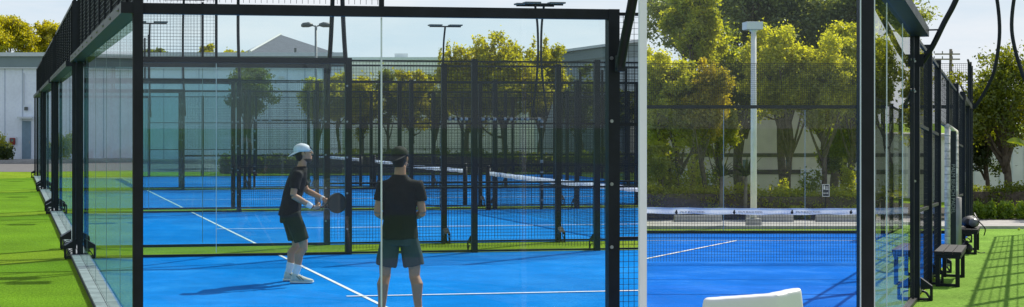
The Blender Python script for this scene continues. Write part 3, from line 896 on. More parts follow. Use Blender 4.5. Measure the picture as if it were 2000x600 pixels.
def spiky(px, Y, top, spread):
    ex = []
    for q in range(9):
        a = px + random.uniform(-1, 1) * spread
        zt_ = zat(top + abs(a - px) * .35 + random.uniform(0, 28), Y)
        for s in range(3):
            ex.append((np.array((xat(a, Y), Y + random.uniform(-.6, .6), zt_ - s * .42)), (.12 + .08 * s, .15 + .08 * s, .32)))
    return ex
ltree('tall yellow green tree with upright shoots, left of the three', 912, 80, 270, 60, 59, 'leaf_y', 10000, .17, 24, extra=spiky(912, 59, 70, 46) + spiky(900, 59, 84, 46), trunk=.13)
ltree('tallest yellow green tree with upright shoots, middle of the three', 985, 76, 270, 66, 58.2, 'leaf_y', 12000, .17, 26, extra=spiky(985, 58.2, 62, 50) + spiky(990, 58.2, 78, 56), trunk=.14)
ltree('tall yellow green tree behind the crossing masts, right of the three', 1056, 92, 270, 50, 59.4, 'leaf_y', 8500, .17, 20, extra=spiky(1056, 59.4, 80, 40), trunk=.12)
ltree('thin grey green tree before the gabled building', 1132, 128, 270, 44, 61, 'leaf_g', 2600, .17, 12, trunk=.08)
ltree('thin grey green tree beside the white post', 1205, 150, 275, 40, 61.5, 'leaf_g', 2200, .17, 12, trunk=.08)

def shrub(label, base, rx, h, m, n, size, group=None, side=None, name='shrub', cat='shrub', k=9, ry=None):
    base = Vector(base)
    r = thing(name, label, cat, base, group)
    cl = []
    for i in range(k):
        a = random.uniform(-1, 1); b = random.uniform(-1, 1)
        hh = h * random.uniform(.35, .8)
        cl.append((np.array((base.x + a * rx * .75, base.y + b * (ry or rx) * .6, base.z + hh)), (rx * .4, (ry or rx) * .45, h * .28)))
        cl.append((np.array((base.x + a * rx * .75, base.y + b * (ry or rx) * .6, base.z + hh * .45)), (rx * .4, (ry or rx) * .45, h * .3)))
    leafobj('foliage', leaves(cl, n, size, side, up=.4, hollow=.4), M[m], r)
    sm = MB()
    for i in range(6):
        c = cl[i * 2 % len(cl)][0]
        sm.tube([base + V(random.uniform(-.1, .1) * rx, 0, 0), Vector(c)], [.02, .008], 5)
    sm.build('stem', M['bark'], r)
    return r
GS = 'shrubs at the foot of the warehouse'
shrub('rounded yellow green bush at the left edge before the warehouse', (xat(4, 72), 71.5, .12), .75, 1.45, 'leaf_r', 2600, .13, GS)
shrub('low dark bush right of the round yellow bush', (xat(20, 72), 71.2, .12), .45, .75, 'leaf_d', 900, .12, GS)
shrub('slender yellow shrub between the posts of the back walls', (xat(117, 72), 72, .12), .28, 1.5, 'leaf_y', 700, .11, GS)
shrub('low yellow green bush at the warehouse foot, narrower of two behind the nearest glass', (xat(204, 72), 72, .12), .3, .72, 'leaf_y', 600, .11, GS)
shrub('wider yellow green bush at the warehouse foot beside the front corner post', (xat(238, 72), 72, .12), .55, .75, 'leaf_y', 900, .11, GS)
shrub('dark narrow shrub at the warehouse foot between back wall posts', (xat(176, 72), 72, .12), .2, .6, 'leaf_d', 400, .1, GS)
def hedge(label, p, q, h, depth, m, n, size, side, group, name='hedge', top_rag=.12):
    p = Vector(p); q = Vector(q); r = thing(name, label, 'hedge', (p + q) / 2, group)
    L_ = (q - p).length; k = max(4, int(L_ / .5)); cl = []
    for i in range(k):
        c = p + (q - p) * ((i + .5) / k)
        hh = h * random.uniform(1 - top_rag, 1 + top_rag)
        for j in range(3):
            cl.append((np.array((c.x, c.y + random.uniform(-.2, .2) * depth, c.z + hh * (.2 + .32 * j))), (L_ / k * .85, depth * .5, h * .24)))
    leafobj('foliage', leaves(cl, n, size, side, hollow=.25), M[m], r)
    core = MB(); core.bar(p + V(0, 0, h * .4), q + V(0, 0, h * .4), depth * .55, h * .72)
    core.build('twig_core', M['bark'], r)
    return r
hedge('dark hedge behind the farthest court, left stretch behind the left player', (xat(430, 55.5), 55.5, 0), (xat(668, 55.5), 55.5, 0), .75, .8, 'leaf_m', 5000, .12, -1, 'dark hedges behind the left courts')
hedge('taller dark hedge behind the farthest court, right stretch under the tall trees', (xat(672, 56.5), 56.5, 0), (xat(1247, 56.5), 56.5, 0), .85, .9, 'leaf_m', 9000, .14, -1, 'dark hedges behind the left courts', top_rag=.25)

# street lamp with two heads
P = V(xat(617, 66), 66, 0)
r = thing('street_lamp', 'grey street lamp with two flat heads in front of the pyramid roof', 'street lamp', P)
zl = zat(50, 66)
MB().tube([P, P + V(0, 0, zl)], [.09, .06], 10).build('pole', M['galv'], r, True)
for s in (-1, 1):
    MB().tube([P + V(0, 0, zl - .05), P + V(s * .22, 0, zl + .02)], .035, 6).build('arm', M['galv'], r)
    MB().loft([(P + V(s * .14, 0, zl + .03), (0, .12, 0), (0, 0, .06)), (P + V(s * .35, 0, zl + .04), (0, .2, 0), (0, 0, .13)), (P + V(s * .62, 0, zl + .02), (0, .17, 0), (0, 0, .11)), (P + V(s * .70, 0, zl), (0, .08, 0), (0, 0, .05))], 10).build('lamp_head', M['lampgrey'], r, True)

# ------------------------------------------------------------------ WHITE POST, added to fill the blank gap where the two halves join
Yp = 10.7
P = V(SEAM * Yp, Yp, 0)
r = thing('divider_post', 'tall slim white square post added as a divider between the two courts', 'post', P)
MB().box((P.x, P.y, 2.1), (.0545, .05, 4.2)).build('shaft', M['whitepost'], r)
MB().box((P.x, P.y, .22), (.2, .2, .02)).build('base_plate', M['whitepost'], r)
MB().box((P.x, P.y, 4.21), (.07, .07, .02)).build('cap', M['whitepost'], r)

# ------------------------------------------------------------------ RIGHT COURT
def FX(Y): return .4936 * Y - 1.174          # line of its side fence
FD = Vector((.4936, 1, -.0369)).normalized()  # along the fence, following the ground
FH = Vector((.4936, 1, 0)).normalized()
FN = Vector((FH.y, -FH.x, 0))                # outward (to the right)
def FP(Y, z=0.0, out=0.0):
    p = G(FX(Y), Y, z); return p + FN * out
YB, YF = 10.7, 33.4                          # near and far end walls
sheetR('court_surface', [(SEAM * 10.75, 10.75), (FX(10.75), 10.75), (FX(33.6), 33.6), (SEAM * 33.6, 33.6)], .006, M['blue2'])
sheetR('right_turf', [(FX(4) + .04, 4), (60, 4), (60, 36.4), (FX(36.4) + .04, 36.4)], .004, M['turf_bright'])
sheetR('strip', [(SEAM * 33.6, 33.6), (FX(33.6), 33.6), (FX(36.4), 36.4), (SEAM * 36.4, 36.4)], .005, M['turf'])
sheetR('path', [(SEAM * 36.4, 36.4), (60, 36.4), (60, 43.2), (SEAM * 43.2, 43.2)], .008, M['concrete'])
sheetR('planting_bed', [(SEAM * 43.2, 43.2), (60, 43.2), (60, 59.5), (SEAM * 59.5, 59.5)], .008, M['soil'])
km = MB(); km.bar(gpx(1256, 36.45, .03), G(60, 36.45, .03), .16, .10)
props(km.build('kerb', M['concrete']), kind='structure')
o = MB().poly([(-9, -60, .008), (30, -60, .008), (30, 1.0, .008), (-9, 1.0, .008)]).build('path', M['asphalt'], origin=(0, 0, 0)); props(o, kind='structure')  # unseen asphalt, added so the glass mirrors dark ground
o = MB().poly([(-1.9, 1, .008), (SEAM, 1, .008), (SEAM * 10.62, 10.62, .008), (-1.9, 10.62, .008)]).build('pavement', M['asphalt'], origin=(0, 0, 0)); props(o, kind='structure')  # unseen as well, dark paving added for what the near glass mirrors
o = MB().poly([(SEAM * 7, 7, zg(7) + .01), (7, 7, zg(7) + .01), (7, 10.6, zg(10.6) + .01), (SEAM * 10.6, 10.6, zg(10.6) + .01)]).build('pavement', M['concrete'], origin=(0, 0, 0)); props(o, kind='structure')  # unseen pale slab, added to bounce light onto the white post
o = MB().poly([(-.5, 7, .013), (SEAM * 7, 7, .013), (SEAM * 10.58, 10.58, .013), (-.5, 10.58, .013)]).build('pavement', M['concrete'], origin=(0, 0, 0)); props(o, kind='structure')  # left half of that slab, unseen, added for the same bounced light
# lines
def lineR(a, b, wd=.05, dz=.011):
    a = Vector((a[0], a[1])); b = Vector((b[0], b[1])); d = (b - a).normalized() * (wd / 2); n = Vector((-d.y, d.x))
    return sheetR('court_line', [a + n, b + n, b - n, a - n], dz, M['line'])
Ys = 3911 / (471 - 340)
lineR((SEAM * Ys, Ys), (FX(Ys) - .05, Ys), .06)
cY = 3911 / (507 - 340)
pc0 = (xat(1440, Ys), Ys); pc1 = (xat(1262, cY), cY)
lineR(pc0, (pc1[0] - (pc0[0] - pc1[0]) * .6, pc1[1] - (pc0[1] - pc1[1]) * .6), .06, .015)

for py in (548, 577):
    y_ = 3911 / (py - 340)
    sheetR('dark_blue_line', [(SEAM * y_, y_), (FX(y_), y_), (FX(y_), y_ + .035), (SEAM * y_, y_ + .035)], .010, M['seam'])
# near end wall: a single run of glass facing the camera
pA = V(SEAM * YB + .03, YB, zg(YB)); pB = FP(YB)
r = thing('glass_wall', 'clear glass end wall facing the white chair, from white post to black corner post', 'glass wall', (pA + pB) / 2, 'glass end walls of the right court')
pane(r, pA, pB - V(.05, 0, 0), .05, 2.96, M['glassr'])
MB().bar(pA + V(0, 0, 3.03), pB + V(-.05, 0, 3.03), .1, .1).build('top_beam', M['black'], r)
MB().bar(pA + V(0, 0, .02), pB + V(-.05, 0, .02), .07, .06).build('bottom_rail', M['black'], r)
MB().post(pB, 4.05, .098, .098, (1, 0, 0)).build('corner_post', M['black'], r)
MB().bar(pB + V(.052, -.045, .06), pB + V(.052, -.045, 2.95), .008, .012, up=(0, 1, 0)).build('glass_edge', M['edge'], r)
MB().bar(pB + V(-.053, -.045, .06), pB + V(-.053, -.045, 2.95), .006, .012, up=(0, 1, 0)).build('glass_edge', M['edge'], r)

# side fence running away
r = thing('court_fence', 'right court side fence running away beside the benches, glass first then mesh', 'court fence', FP(20), 'side fences of the right courts')
SIDE = r
ys = [10.75, 12.44, 14.13, 15.74]
for k in range(3):
    pane(r, FP(ys[k]), FP(ys[k + 1]), .05, 2.97, M['glass'])
    if k < 2:
        MB().bar(FP(ys[k + 1], .06), FP(ys[k + 1], 2.95), .008, .014, up=FH).build('glass_edge', M['edge'], r)
MB().bar(FP(10.76, 3.03, .05), FP(15.86, 3.03, .05), .19, .10).build('top_beam', M['black'], r)
MB().bar(FP(10.76, .02), FP(15.74, .02), .07, .05).build('bottom_rail', M['black'], r)
posts = [(15.83, 3.0, .1), (18.1, 3.1, .1), (20.3, 3.08, .085), (26.1, 3.12, .10), (29.2, 3.15, .10), (32.1, 3.2, .09), (33.4, 4.1, .09), (34.6, 4.1, .07)]
for Y, h, wd in posts:
    MB().post(FP(Y), h, wd, .10, FN).build('post', M['black'], r)
MB().post(FP(15.55, 0, -.02), 2.96, .06, .05, FN).build('post', M['black'], r)
bm_ = MB()
for z in (1.35, 2.36, 2.70):
    for o_ in (.0,): bolts(bm_, FP(15.78, 0, o_) , V(0, -1, 0), [z], .014)
bm_.build_each('bolt', M['steel'], r)
bz = MB()
for z in (2.36, 2.70):
    bolts(bz, FP(15.5, 0, .01), FN, [z], .014)
bz.build_each('bolt', M['steel'], r)
def mesh_run(ya, yb, z0, z1, rails):
    MB().wires(FP(ya), FP(yb), z0, z1, .075, .0024).build('mesh_panel', M['wire'], SIDE)
    m = MB()
    for z in rails: m.bar(FP(ya, z), FP(yb, z), .035, .04)
    m.build_each('rail', M['black'], SIDE)
mesh_run(15.9, 18.03, .06, 2.98, (.05, 1.0, 2.0, 2.98))
mesh_run(18.17, 20.24, .06, 2.98, (.05, 1.0, 2.0, 2.98))
mesh_run(20.36, 23.1, 2.2, 2.98, (2.2, 2.98))
mesh_run(23.1, 26.0, 2.2, 2.98, (2.2, 2.98))
MB().post(FP(23.1, 2.2), .8, .05, .05, FN).build('mesh_stud', M['black'], r)
mesh_run(24.9, 26.0, .06, 2.2, (.05, 1.0))
mesh_run(26.2, 29.1, .06, 2.98, (.05, 1.0, 2.0, 2.98))
pane(r, FP(29.3), FP(32.0), .05, 2.97, M['glassfar'])
MB().bar(FP(29.3, 3.03), FP(33.4, 3.03), .12, .1).build('top_beam', M['black'], r)
pane(r, FP(32.2), FP(33.35), .05, 2.97, M['glassfar'])
mesh_run(32.2, 34.5, 3.1, 4.05, (3.1, 4.05))
for Y in (15.83, 18.1, 20.3, 26.1, 29.2):
    bracket(FP(Y, 0, .02), FN, FH, .26, .16, .09).build('base_bracket', M['black'], r)

# entrance: taped jambs, banner and padded sleeve
ya, yb = 21.75, 24.6
r = thing('entrance_frame', 'white taped entrance frame with dark lettered banner in the right court fence', 'gate frame', FP(23))
for Y in (ya, yb):
    MB().tube([FP(Y, 0, .06), FP(Y, 2.16, .06)], .042, 10).build('jamb', M['wrap'], r, True)
MB().tube([FP(ya, 2.17, .06), FP(yb, 2.17, .06)], .042, 10).build('lintel', M['wrap'], r, True)
rp = MB()
for k in range(18):
    z = .1 + k * .12
    rp.tube([FP(yb, z, .06), FP(yb, z + .012, .06)], .046, 10)
    rp.tube([FP(ya, z, .06), FP(ya, z + .012, .06)], .046, 10)
rp.build('tape_seam', M['concrete'], r)
MB().tube([FP(yb - .05, .15, .07), FP(yb - .05, 1.02, .07)], .085, 12).build('foam_sleeve', M['pad'], r, True)
bq = MB().bar(FP(ya + .42, .15, .10), FP(ya + .42, 2.1, .10), .62, .01, up=FN).build('banner', M['navy'], r)

def text(body, size, mtx, m, name, parent, extr=.0):
    cu = bpy.data.curves.new('t', 'FONT'); cu.body = body; cu.size = size; cu.align_x = 'CENTER'; cu.align_y = 'CENTER'; cu.extrude = extr
    ob = bpy.data.objects.new('t', cu); C.objects.link(ob)
    dg = bpy.context.evaluated_depsgraph_get(); dg.update()
    me = bpy.data.meshes.new_from_object(ob.evaluated_get(dg)); bpy.data.objects.remove(ob); bpy.data.curves.remove(cu)
    me.name = name
    o0 = ORI[parent.name]
    for v in me.vertices:
        v.co = (mtx @ v.co) - o0
    me.materials.clear(); me.materials.append(m)
    o = bpy.data.objects.new(name, me); C.objects.link(o); o.parent = parent; ORI[o.name] = o0
    return o
def frame_mtx(c, xax, yax):
    x = Vector(xax).normalized(); y = Vector(yax).normalized(); z = x.cross(y)
    m = Matrix((x, y, z)).transposed().to_4x4(); m.translation = Vector(c); return m
# lettering runs up the camera-facing edge of the dark banner
MB().bar(FP(ya + .1, .2, .13), FP(ya + .1, 2.1, .13), .10, .006, up=(0, 1, 0)).build('lettered_strip', M['navy'], r)
text('PALM BEACH PADEL', .085, frame_mtx(FP(ya + .1, 1.2, .13) + V(0, -.012, 0), (0, 0, -1), (1, 0, 0)), M['letter'], 'lettering', r)

# right court net with lettered band
Yn = 22.3
nr, nb = net(V(SEAM * Yn + .02, Yn, zg(Yn)), V(FX(Yn) - .12, Yn, zg(Yn)), 'white banded net lettered in black across the right court', h=.90, posts=(0, 1), cell=.045, th=.004)
sN = F / Yn
def mark(px, py):
    """round black emblem"""
    c = at(px, py, Yn - .03)
    m = MB().ell((c.x, c.y, c.z - .006), (.022, .003, .026), 14, 8)
    m.add([c + V(-.012, -.002, .018), c + V(.016, -.002, .018), c + V(.010, -.002, .036), c + V(-.004, -.002, .036)], [(0, 1, 2, 3)])
    return m
for px in (1321, 1434, 1547, 1662):
    mark(px, 414.5).build('emblem', M['ink'], nb)
    if px < 1650:
        c = at(px + 32, 414.5, Yn - .028)
        text('PALM BEACH PADEL', .043, frame_mtx(c, (1, 0, 0), (0, 0, 1)), M['ink'], 'lettering', nb)

# far end wall
pA = V(SEAM * YF + .03, YF, zg(YF)); pB = V(FX(YF) - .06, YF, zg(YF))
r = thing('glass_wall', 'far glass end wall of the right court with mesh above its black rail', 'glass wall', (pA + pB) / 2, 'glass end walls of the right court')
xs = [pA.x, xat(1413, YF), xat(1572, YF), xat(1731, YF), pB.x]
for a, b in zip(xs[:-1], xs[1:]):
    pane(r, (a, YF, zg(YF)), (b, YF, zg(YF)), .05, 2.97, M['glassr'])
for x in xs[1:-1]:
    MB().bar((x, YF - .01, zg(YF) + .06), (x, YF - .01, zg(YF) + 2.96), .012, .01, up=(0, 1, 0)).build('glass_edge', M['edged2'], r)
MB().bar(pA + V(0, 0, 3.03), pB + V(0, 0, 3.03), .1, .085).build('top_beam', M['black'], r)
MB().bar(pA + V(0, 0, .04), pB + V(0, 0, .04), .08, .08).build('bottom_rail', M['black'], r)
MB().wires(pA, pB, 3.08, 4.05, .05, .0048).build('mesh_panel', M['wire'], r)
MB().bar(pA + V(0, 0, 4.06), pB + V(0, 0, 4.06), .012, .012).build('top_rail', M['black'], r)

# neighbouring court's fence, just beyond the right edge
r = thing('court_fence', 'mesh fence of the next court along the right edge of the turf', 'court fence', FP(20, 0, 1.6), 'side fences of the right courts')
yy = [9.5, 12, 14, 16, 18, 20, 22, 24, 26, 28, 30, 32, 34.6]
for a, b in zip(yy[:-1], yy[1:]):
    MB().wires(FP(a + .05, 0, 1.62), FP(b - .05, 0, 1.62), .06, 2.98, .27, .009).build('mesh_panel', M['wire'], r)  # unseen run, mesh coarsened so its cast shade grids the turf
    m = MB()
    for z in (.05, 1.0, 2.0, 2.98): m.bar(FP(a + .05, z, 1.62), FP(b - .05, z, 1.62), .035, .05)
    m.build_each('rail', M['black'], r)
for a in yy: MB().post(FP(a, 0, 1.62), 3.05, .09, .09, FN).build('post', M['black'], r)

# right masts
GR = 'curved black light masts by the right court'
mast(FP(15.8), FN, FH, 'thick black curved mast arm clamped to the right court glass end post', GR, rad=.032, path=[(.06, 2.66), (.18, 2.86), (.30, 3.12), (.44, 3.42), (.60, 3.95), (.68, 4.7), (.60, 5.7)])
pT = FP(15.8, 3.06)
rr = thing('stay_rod', 'thin horizontal stay rod between the glass beam end and the curved mast', 'rod', pT)
MB().tube([FP(15.8, 3.05, .12), FP(15.8, 3.05, .29)], .010, 6).build('rod', M['black'], rr)
mast(FP(34.5), FN, FH, 'slim black bowed mast at the far end of the right court fence', GR, rad=.045, path=[(.08, 3.05), (.33, 3.5), (.52, 4.0), (.63, 4.9), (.55, 5.85), (.35, 6.5)])
mast(FP(34.0, 0, 1.5), -FN, FH, 'slim black bowed mast leaning in from the next court, crossing the tree', GR, rad=.045, path=[(-.02, 3.05), (.22, 3.5), (.42, 4.0), (.60, 4.9), (.52, 5.85), (.35, 6.5)])
mast(FP(16.0, 0, 1.6), -FN, FH, 'thick black mast arm cutting the upper right corner', GR, rad=.038, path=[(.06, 2.66), (.18, 2.86), (.30, 3.12), (.44, 3.42), (.60, 3.95), (.68, 4.7), (.60, 5.7)])

# benches
def bench(Y0, Y1, label, out=.09, wd=.32):
    mid = FP((Y0 + Y1) / 2, 0, out + wd / 2)
    r = thing('bench', label, 'bench', mid, 'black benches along the right court fence')
    seat = MB()
    for k in range(3):
        o_ = out + wd * (k + .5) / 3
        seat.bar(FP(Y0, .435, o_), FP(Y1, .435, o_), wd / 3 - .008, .04)
    seat.build('seat', M['wood'], r)
    MB().bar(FP(Y0 + .02, .39, out + wd / 2), FP(Y1 - .02, .39, out + wd / 2), wd - .03, .045).build('apron', M['black'], r)
    for Y in (Y0 + .06, Y1 - .06):
        for o_ in (out + .04, out + wd - .05):
            MB().post(FP(Y, 0, o_), .37, .05, .05, FN).build('leg', M['black'], r)
        MB().bar(FP(Y, .03, out + .065), FP(Y, .03, out + wd - .076), .035, .035).build('foot_bar', M['black'], r)
    return r
bench(17.75, 19.5, 'nearer black slatted bench on the bright turf against the court fence')
bench(24.9, 26.5, 'farther black bench with the sports bag on it')
# bag on the far bench
c = FP(25.5, .455, .27)
r = thing('sports_bag', 'black and grey sports bag lying on the farther bench', 'bag', c)
bm2 = MB(); secs = []
for s, rr_ in ((-.32, .05), (-.29, .09), (-.15, .115), (0, .12), (.15, .115), (.29, .09), (.32, .05)):
    secs.append((c + FH * s + V(0, 0, .11), FN * rr_ * 1.25, V(0, 0, 1) * rr_ * .92))
bm2.loft(secs, 16)
remeshed(bm2, 'body', M['bag'], r, .015, 2, fold=(.012, 9))
MB().loft([(c + FH * -.335 + FN * .05 + V(0, 0, .11), FN * .06, V(0, 0, .06)), (c + FH * -.30 + FN * .05 + V(0, 0, .12), FN * .09, V(0, 0, .08))], 14).build('end_pocket', M['silver'], r, True)
MB().tube(spline([c + FH * -.2 + FN * .1 + V(0, 0, .2), c + FN * .06 + V(0, 0, .27), c + FH * .2 + FN * .1 + V(0, 0, .2)], 6), .012, 6).build('handle', M['bag'], r)
MB().tube(spline([c + FH * -.3 + FN * .12 + V(0, 0, .16), c + FH * -.3 + FN * .24 + V(0, 0, .02), c + FH * -.1 + FN * .22 + V(0, 0, -.12)], 6), .01, 6).build('strap', M['bag'], r)
# shoes under the far bench
c = FP(25.3, .006, .2)
r = thing('shoe_bag', 'small dark drawstring bag slumped under the farther bench', 'bag', c)
remeshed(MB().ell(c + V(0, 0, .09), (.11, .14, .10)).tube([c + V(0, 0, .15), c + V(.02, 0, .23)], [.05, .025]), 'body', M['bag'], r, .012, 2, fold=(.012, 12))
MB().tube(spline([c + V(.02, 0, .22), c + V(.1, -.03, .08), c + V(.22, -.05, .012), c + V(.34, .0, .012)], 5), .008, 6).build('cord', M['bag'], r)
# ball on the turf
c = gpx(1990, 35.4, .034)
props(MB().ell(c, (.034, .034, .034)).build('padel_ball', M['ball'], smooth=True), 'tiny yellow padel ball on the turf at the right edge', 'ball')

# white chair in front of the near glass
Yc = 6.0; cx = xat(1475, Yc); gz = 0.004 + zg(Yc); ch = zat(565, Yc) - gz
r = thing('chair', 'white moulded plastic chair seen from behind at the bottom edge', 'chair', (cx, Yc, gz))
def pl(x, y, z): return V(cx + x, Yc + y, gz + z)
k = MB()
prof = []
for z, wsc, dy in ((.44, 1.12, -.02), (.62, 1.10, -.015), (.80, 1.05, -.01), (ch - .035, 1.0, 0.0)):
    tilt = .0 if z < ch - .1 else 1
    pts = [(-.205, -.01), (.045, -.07), (.075, -.066), (.205, .02), (.215, .06), (.19, .09), (.05, .01), (-.19, .075), (-.215, .04)]
    prof.append([pl(x * wsc, y + dy, z + (.042 * (x + .2) / .4 - .008 if tilt else 0)) for x, y in pts])
k.rings(prof, True)
remeshed(k, 'backrest', M['plastic'], r, .007, 16)
MB().box(pl(0, .27, .44), (.42, .42, .045)).build('seat', M['plastic'], r, bevel=.015)
for sx in (-1, 1):
    for y0_, y1_ in ((.09, .02), (.45, .5)):
        MB().tube([pl(sx * .18, y0_, .42), pl(sx * .205, y1_, 0)], [.03, .02], 10).build('leg', M['plastic'], r, True)

# concrete lamp pole
P = gpx(1472, 37.6)
r = thing('lamp_post', 'white concrete lamp post with a box floodlight behind the right court', 'lamp post', P)
hh = zat(60, 37.6) - P.z
MB().tube([P, P + V(0, 0, hh)], [.088, .07], 12).build('pole', M['concpole'], r, True)
MB().box(P + V(0, 0, .12), (.34, .34, .24)).build('footing', M['concrete'], r, bevel=.02)
MB().tube([P + V(0, 0, hh - .02), P + V(0, 0, hh + .05)], .11, 12).build('collar', M['concpole'], r, True)
b = MB().box(P + V(-.03, 0, hh + .13), (.44, .42, .2)).build('lamp_box', M['palewall'], r, bevel=.01)
MB().box(P + V(-.03, 0, hh + .024), (.40, .38, .014)).build('lens', M['led'], b)

# small sign
P = gpx(1612, 43.9); s_ = F / 43.9
r = thing('sign', 'small dark sign with white border and double arrow before the hedge', 'sign', P)
zc_ = zat(372, 43.9)
MB().box((P.x, P.y, (P.z + zc_) / 2), (.03, .03, zc_ - P.z)).build('stake', M['black'], r)
pn = MB().box((P.x, P.y - .03, zc_), (.235, .02, .39)).build('sign_panel', M['sign'], r, bevel=.006)
m = MB()
for s in (-1, 1):
    m.box((P.x + s * .105, P.y - .044, zc_), (.018, .006, .39)); m.box((P.x, P.y - .0445, zc_ + s * .186), (.228, .007, .018))
m.build('border', M['signw'], pn)
m = MB()
yk = P.y - .044
m.box((P.x, yk, zc_ - .085), (.13, .006, .018))
for s in (-1, 1): m.add([(P.x + s * .085, yk, zc_ - .085), (P.x + s * .05, yk, zc_ - .055), (P.x + s * .05, yk, zc_ - .115)], [(0, 1, 2)])
m.build('arrow', M['signw'], pn)
m = MB()
m.box((P.x - .05, yk, zc_ + .07), (.045, .006, .09)); m.ell((P.x - .05, yk, zc_ + .135), (.022, .003, .022), 10, 8)
for q in range(3): m.box((P.x + .035, yk, zc_ + .11 - .04 * q), (.09, .006, .02))
m.build('pictogram', M['signw'], pn)

# wheel stops on the path
for k, px in enumerate((1363, 1503, 1640)):
    a = gpx(px - 46, 41.6, .009); b = gpx(px + 46, 41.6, .009); n = V(0, 1, 0)
    pr = [a + V(0, -.09, 0), a + V(0, -.055, .2), a + V(0, .055, .2), a + V(0, .09, 0)]
    o = MB().prism(pr, b - a).build('wheel_stop', M['concrete'], bevel=.008)
    props(o, ['pale concrete wheel stop on the path, leftmost of three seen through the net', 'pale concrete wheel stop on the path at the foot of the white lamp post', 'pale concrete wheel stop on the path below the small arrow sign'][k], 'wheel stop', 'concrete wheel stops behind the right court')

# buildings behind the trees
Yk = 62.0; zb = zg(60)
xa, xb = xat(1257, Yk), xat(1812, Yk); zt = zat(205, Yk)
r = thing('cream_building', 'long cream building behind the trees of the right court', 'building', ((xa + xb) / 2, Yk, zb))
MB().box(((xa + xb) / 2, Yk + 4, (zb + zt) / 2), (xb - xa, 8, zt - zb)).build('wall', M['cream'], r)
for py, h in ((303, .16), (336, .20)):
    MB().box(((xa + xb) / 2, Yk - .012, zat(py, Yk)), (xb - xa - .1, .05, h)).build('groove', M['creamd'], r)
MB().box(((xa + xb) / 2, Yk + 3.9, zt + .08), (xb - xa + .1, 8.3, .2)).build('coping', M['palewall'], r)
for px, wpx in ((1350, 80), (1588, 50), (1690, 40)):
    MB().box((xat(px, Yk), Yk - .04, zat(346, Yk)), (wpx / F * Yk, .08, .72)).build('white_door', M['palewall'], r)
for px in (1450, 1535):
    MB().box((xat(px, Yk), Yk - .03, zat(322, Yk)), (.5, .06, .45)).build('window', M['winglass'], r)
Yk = 64.0
xa, xb = xat(1816, Yk), xat(2900, Yk); zt = zat(268, Yk)
r = thing('pale_wall_building', 'pale grey walled building under the tree at the far right', 'building', ((xa + xb) / 2, Yk, zb))
MB().box(((xa + xb) / 2, Yk + 3, (zb + zt) / 2), (xb - xa, 6, zt - zb)).build('wall', M['palewall'], r)
m = MB()
for k in range(44): m.box((xa + .3 + k * (xb - xa - .6) / 43, Yk - .015, (zb + zt) / 2), (.05, .05, zt - zb - .1))
m.build('panel_rib', M['trim'], r)
MB().box(((xa + xb) / 2, Yk + 2.9, zt + .06), (xb - xa + .2, 6.3, .16)).build('coping', M['concrete'], r)

# utility pole
P = V(xat(1857, 85), 85, zb)
r = thing('utility_pole', 'distant wooden utility pole with crossarms above the mesh fence', 'utility pole', P)
zt = zat(96, 85)
MB().tube([P, V(P.x, P.y, zt)], [.14, .09], 8).build('pole', M['barkpale'], r, True)
for py in (106, 116):
    MB().box((P.x - .25, P.y - .1, zat(py, 85)), (1.5, .1, .08)).build('crossarm', M['barkpale'], r)
    for q in (-.8, -.3, .3): MB().tube([(P.x - .25 + q, P.y - .1, zat(py, 85) + .04), (P.x - .25 + q, P.y - .1, zat(py, 85) + .18)], .03, 6).build('insulator', M['lampgrey'], r)

# right vegetation
GT = 'trees behind the right court'
def rtree(label, px, ptop, pbot, halfw, Y, m, n=8000, size=.15, k=18, **kw):
    z0 = zg(Y); zc = (zat(ptop, Y) + zat(pbot, Y)) / 2 - z0; rz = (zat(ptop, Y) - zat(pbot, Y)) / 2
    return tree(label, (xat(px, Y), Y, z0), 0, halfw / F * Y * 1.42, zc, rz * 1.1, m, int(n * 4.2), size * .8, k + 22, side=1, group=GT, **kw)
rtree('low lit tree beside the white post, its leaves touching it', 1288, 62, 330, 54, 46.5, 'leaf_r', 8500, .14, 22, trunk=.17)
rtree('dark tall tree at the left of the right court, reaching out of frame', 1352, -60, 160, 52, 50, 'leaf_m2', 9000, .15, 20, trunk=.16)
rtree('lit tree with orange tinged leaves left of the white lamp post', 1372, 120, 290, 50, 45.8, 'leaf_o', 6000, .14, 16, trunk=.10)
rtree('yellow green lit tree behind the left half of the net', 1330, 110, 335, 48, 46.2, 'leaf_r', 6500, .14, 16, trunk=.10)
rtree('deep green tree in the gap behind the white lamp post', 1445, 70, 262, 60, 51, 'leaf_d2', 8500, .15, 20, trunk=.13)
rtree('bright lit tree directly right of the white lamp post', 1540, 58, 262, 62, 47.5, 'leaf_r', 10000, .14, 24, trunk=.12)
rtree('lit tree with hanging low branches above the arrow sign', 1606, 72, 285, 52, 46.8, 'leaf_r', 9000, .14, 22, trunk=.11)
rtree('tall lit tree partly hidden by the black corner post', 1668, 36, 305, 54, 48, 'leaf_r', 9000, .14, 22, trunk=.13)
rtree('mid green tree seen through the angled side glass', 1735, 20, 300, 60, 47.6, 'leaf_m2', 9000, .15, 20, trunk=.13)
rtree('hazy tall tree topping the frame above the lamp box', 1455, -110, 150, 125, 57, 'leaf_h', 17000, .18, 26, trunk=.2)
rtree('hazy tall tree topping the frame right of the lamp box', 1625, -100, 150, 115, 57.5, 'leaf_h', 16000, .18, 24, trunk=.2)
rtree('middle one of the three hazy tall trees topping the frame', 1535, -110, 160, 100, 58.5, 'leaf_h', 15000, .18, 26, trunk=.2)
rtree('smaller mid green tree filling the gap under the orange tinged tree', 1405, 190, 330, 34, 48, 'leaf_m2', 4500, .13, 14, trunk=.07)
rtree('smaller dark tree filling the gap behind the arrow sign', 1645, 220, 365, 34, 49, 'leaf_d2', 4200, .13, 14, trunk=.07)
rtree('thin dark sapling cluster at the white post foot', 1292, 270, 385, 26, 45.4, 'leaf_m2', 2200, .12, 10, trunk=.05)
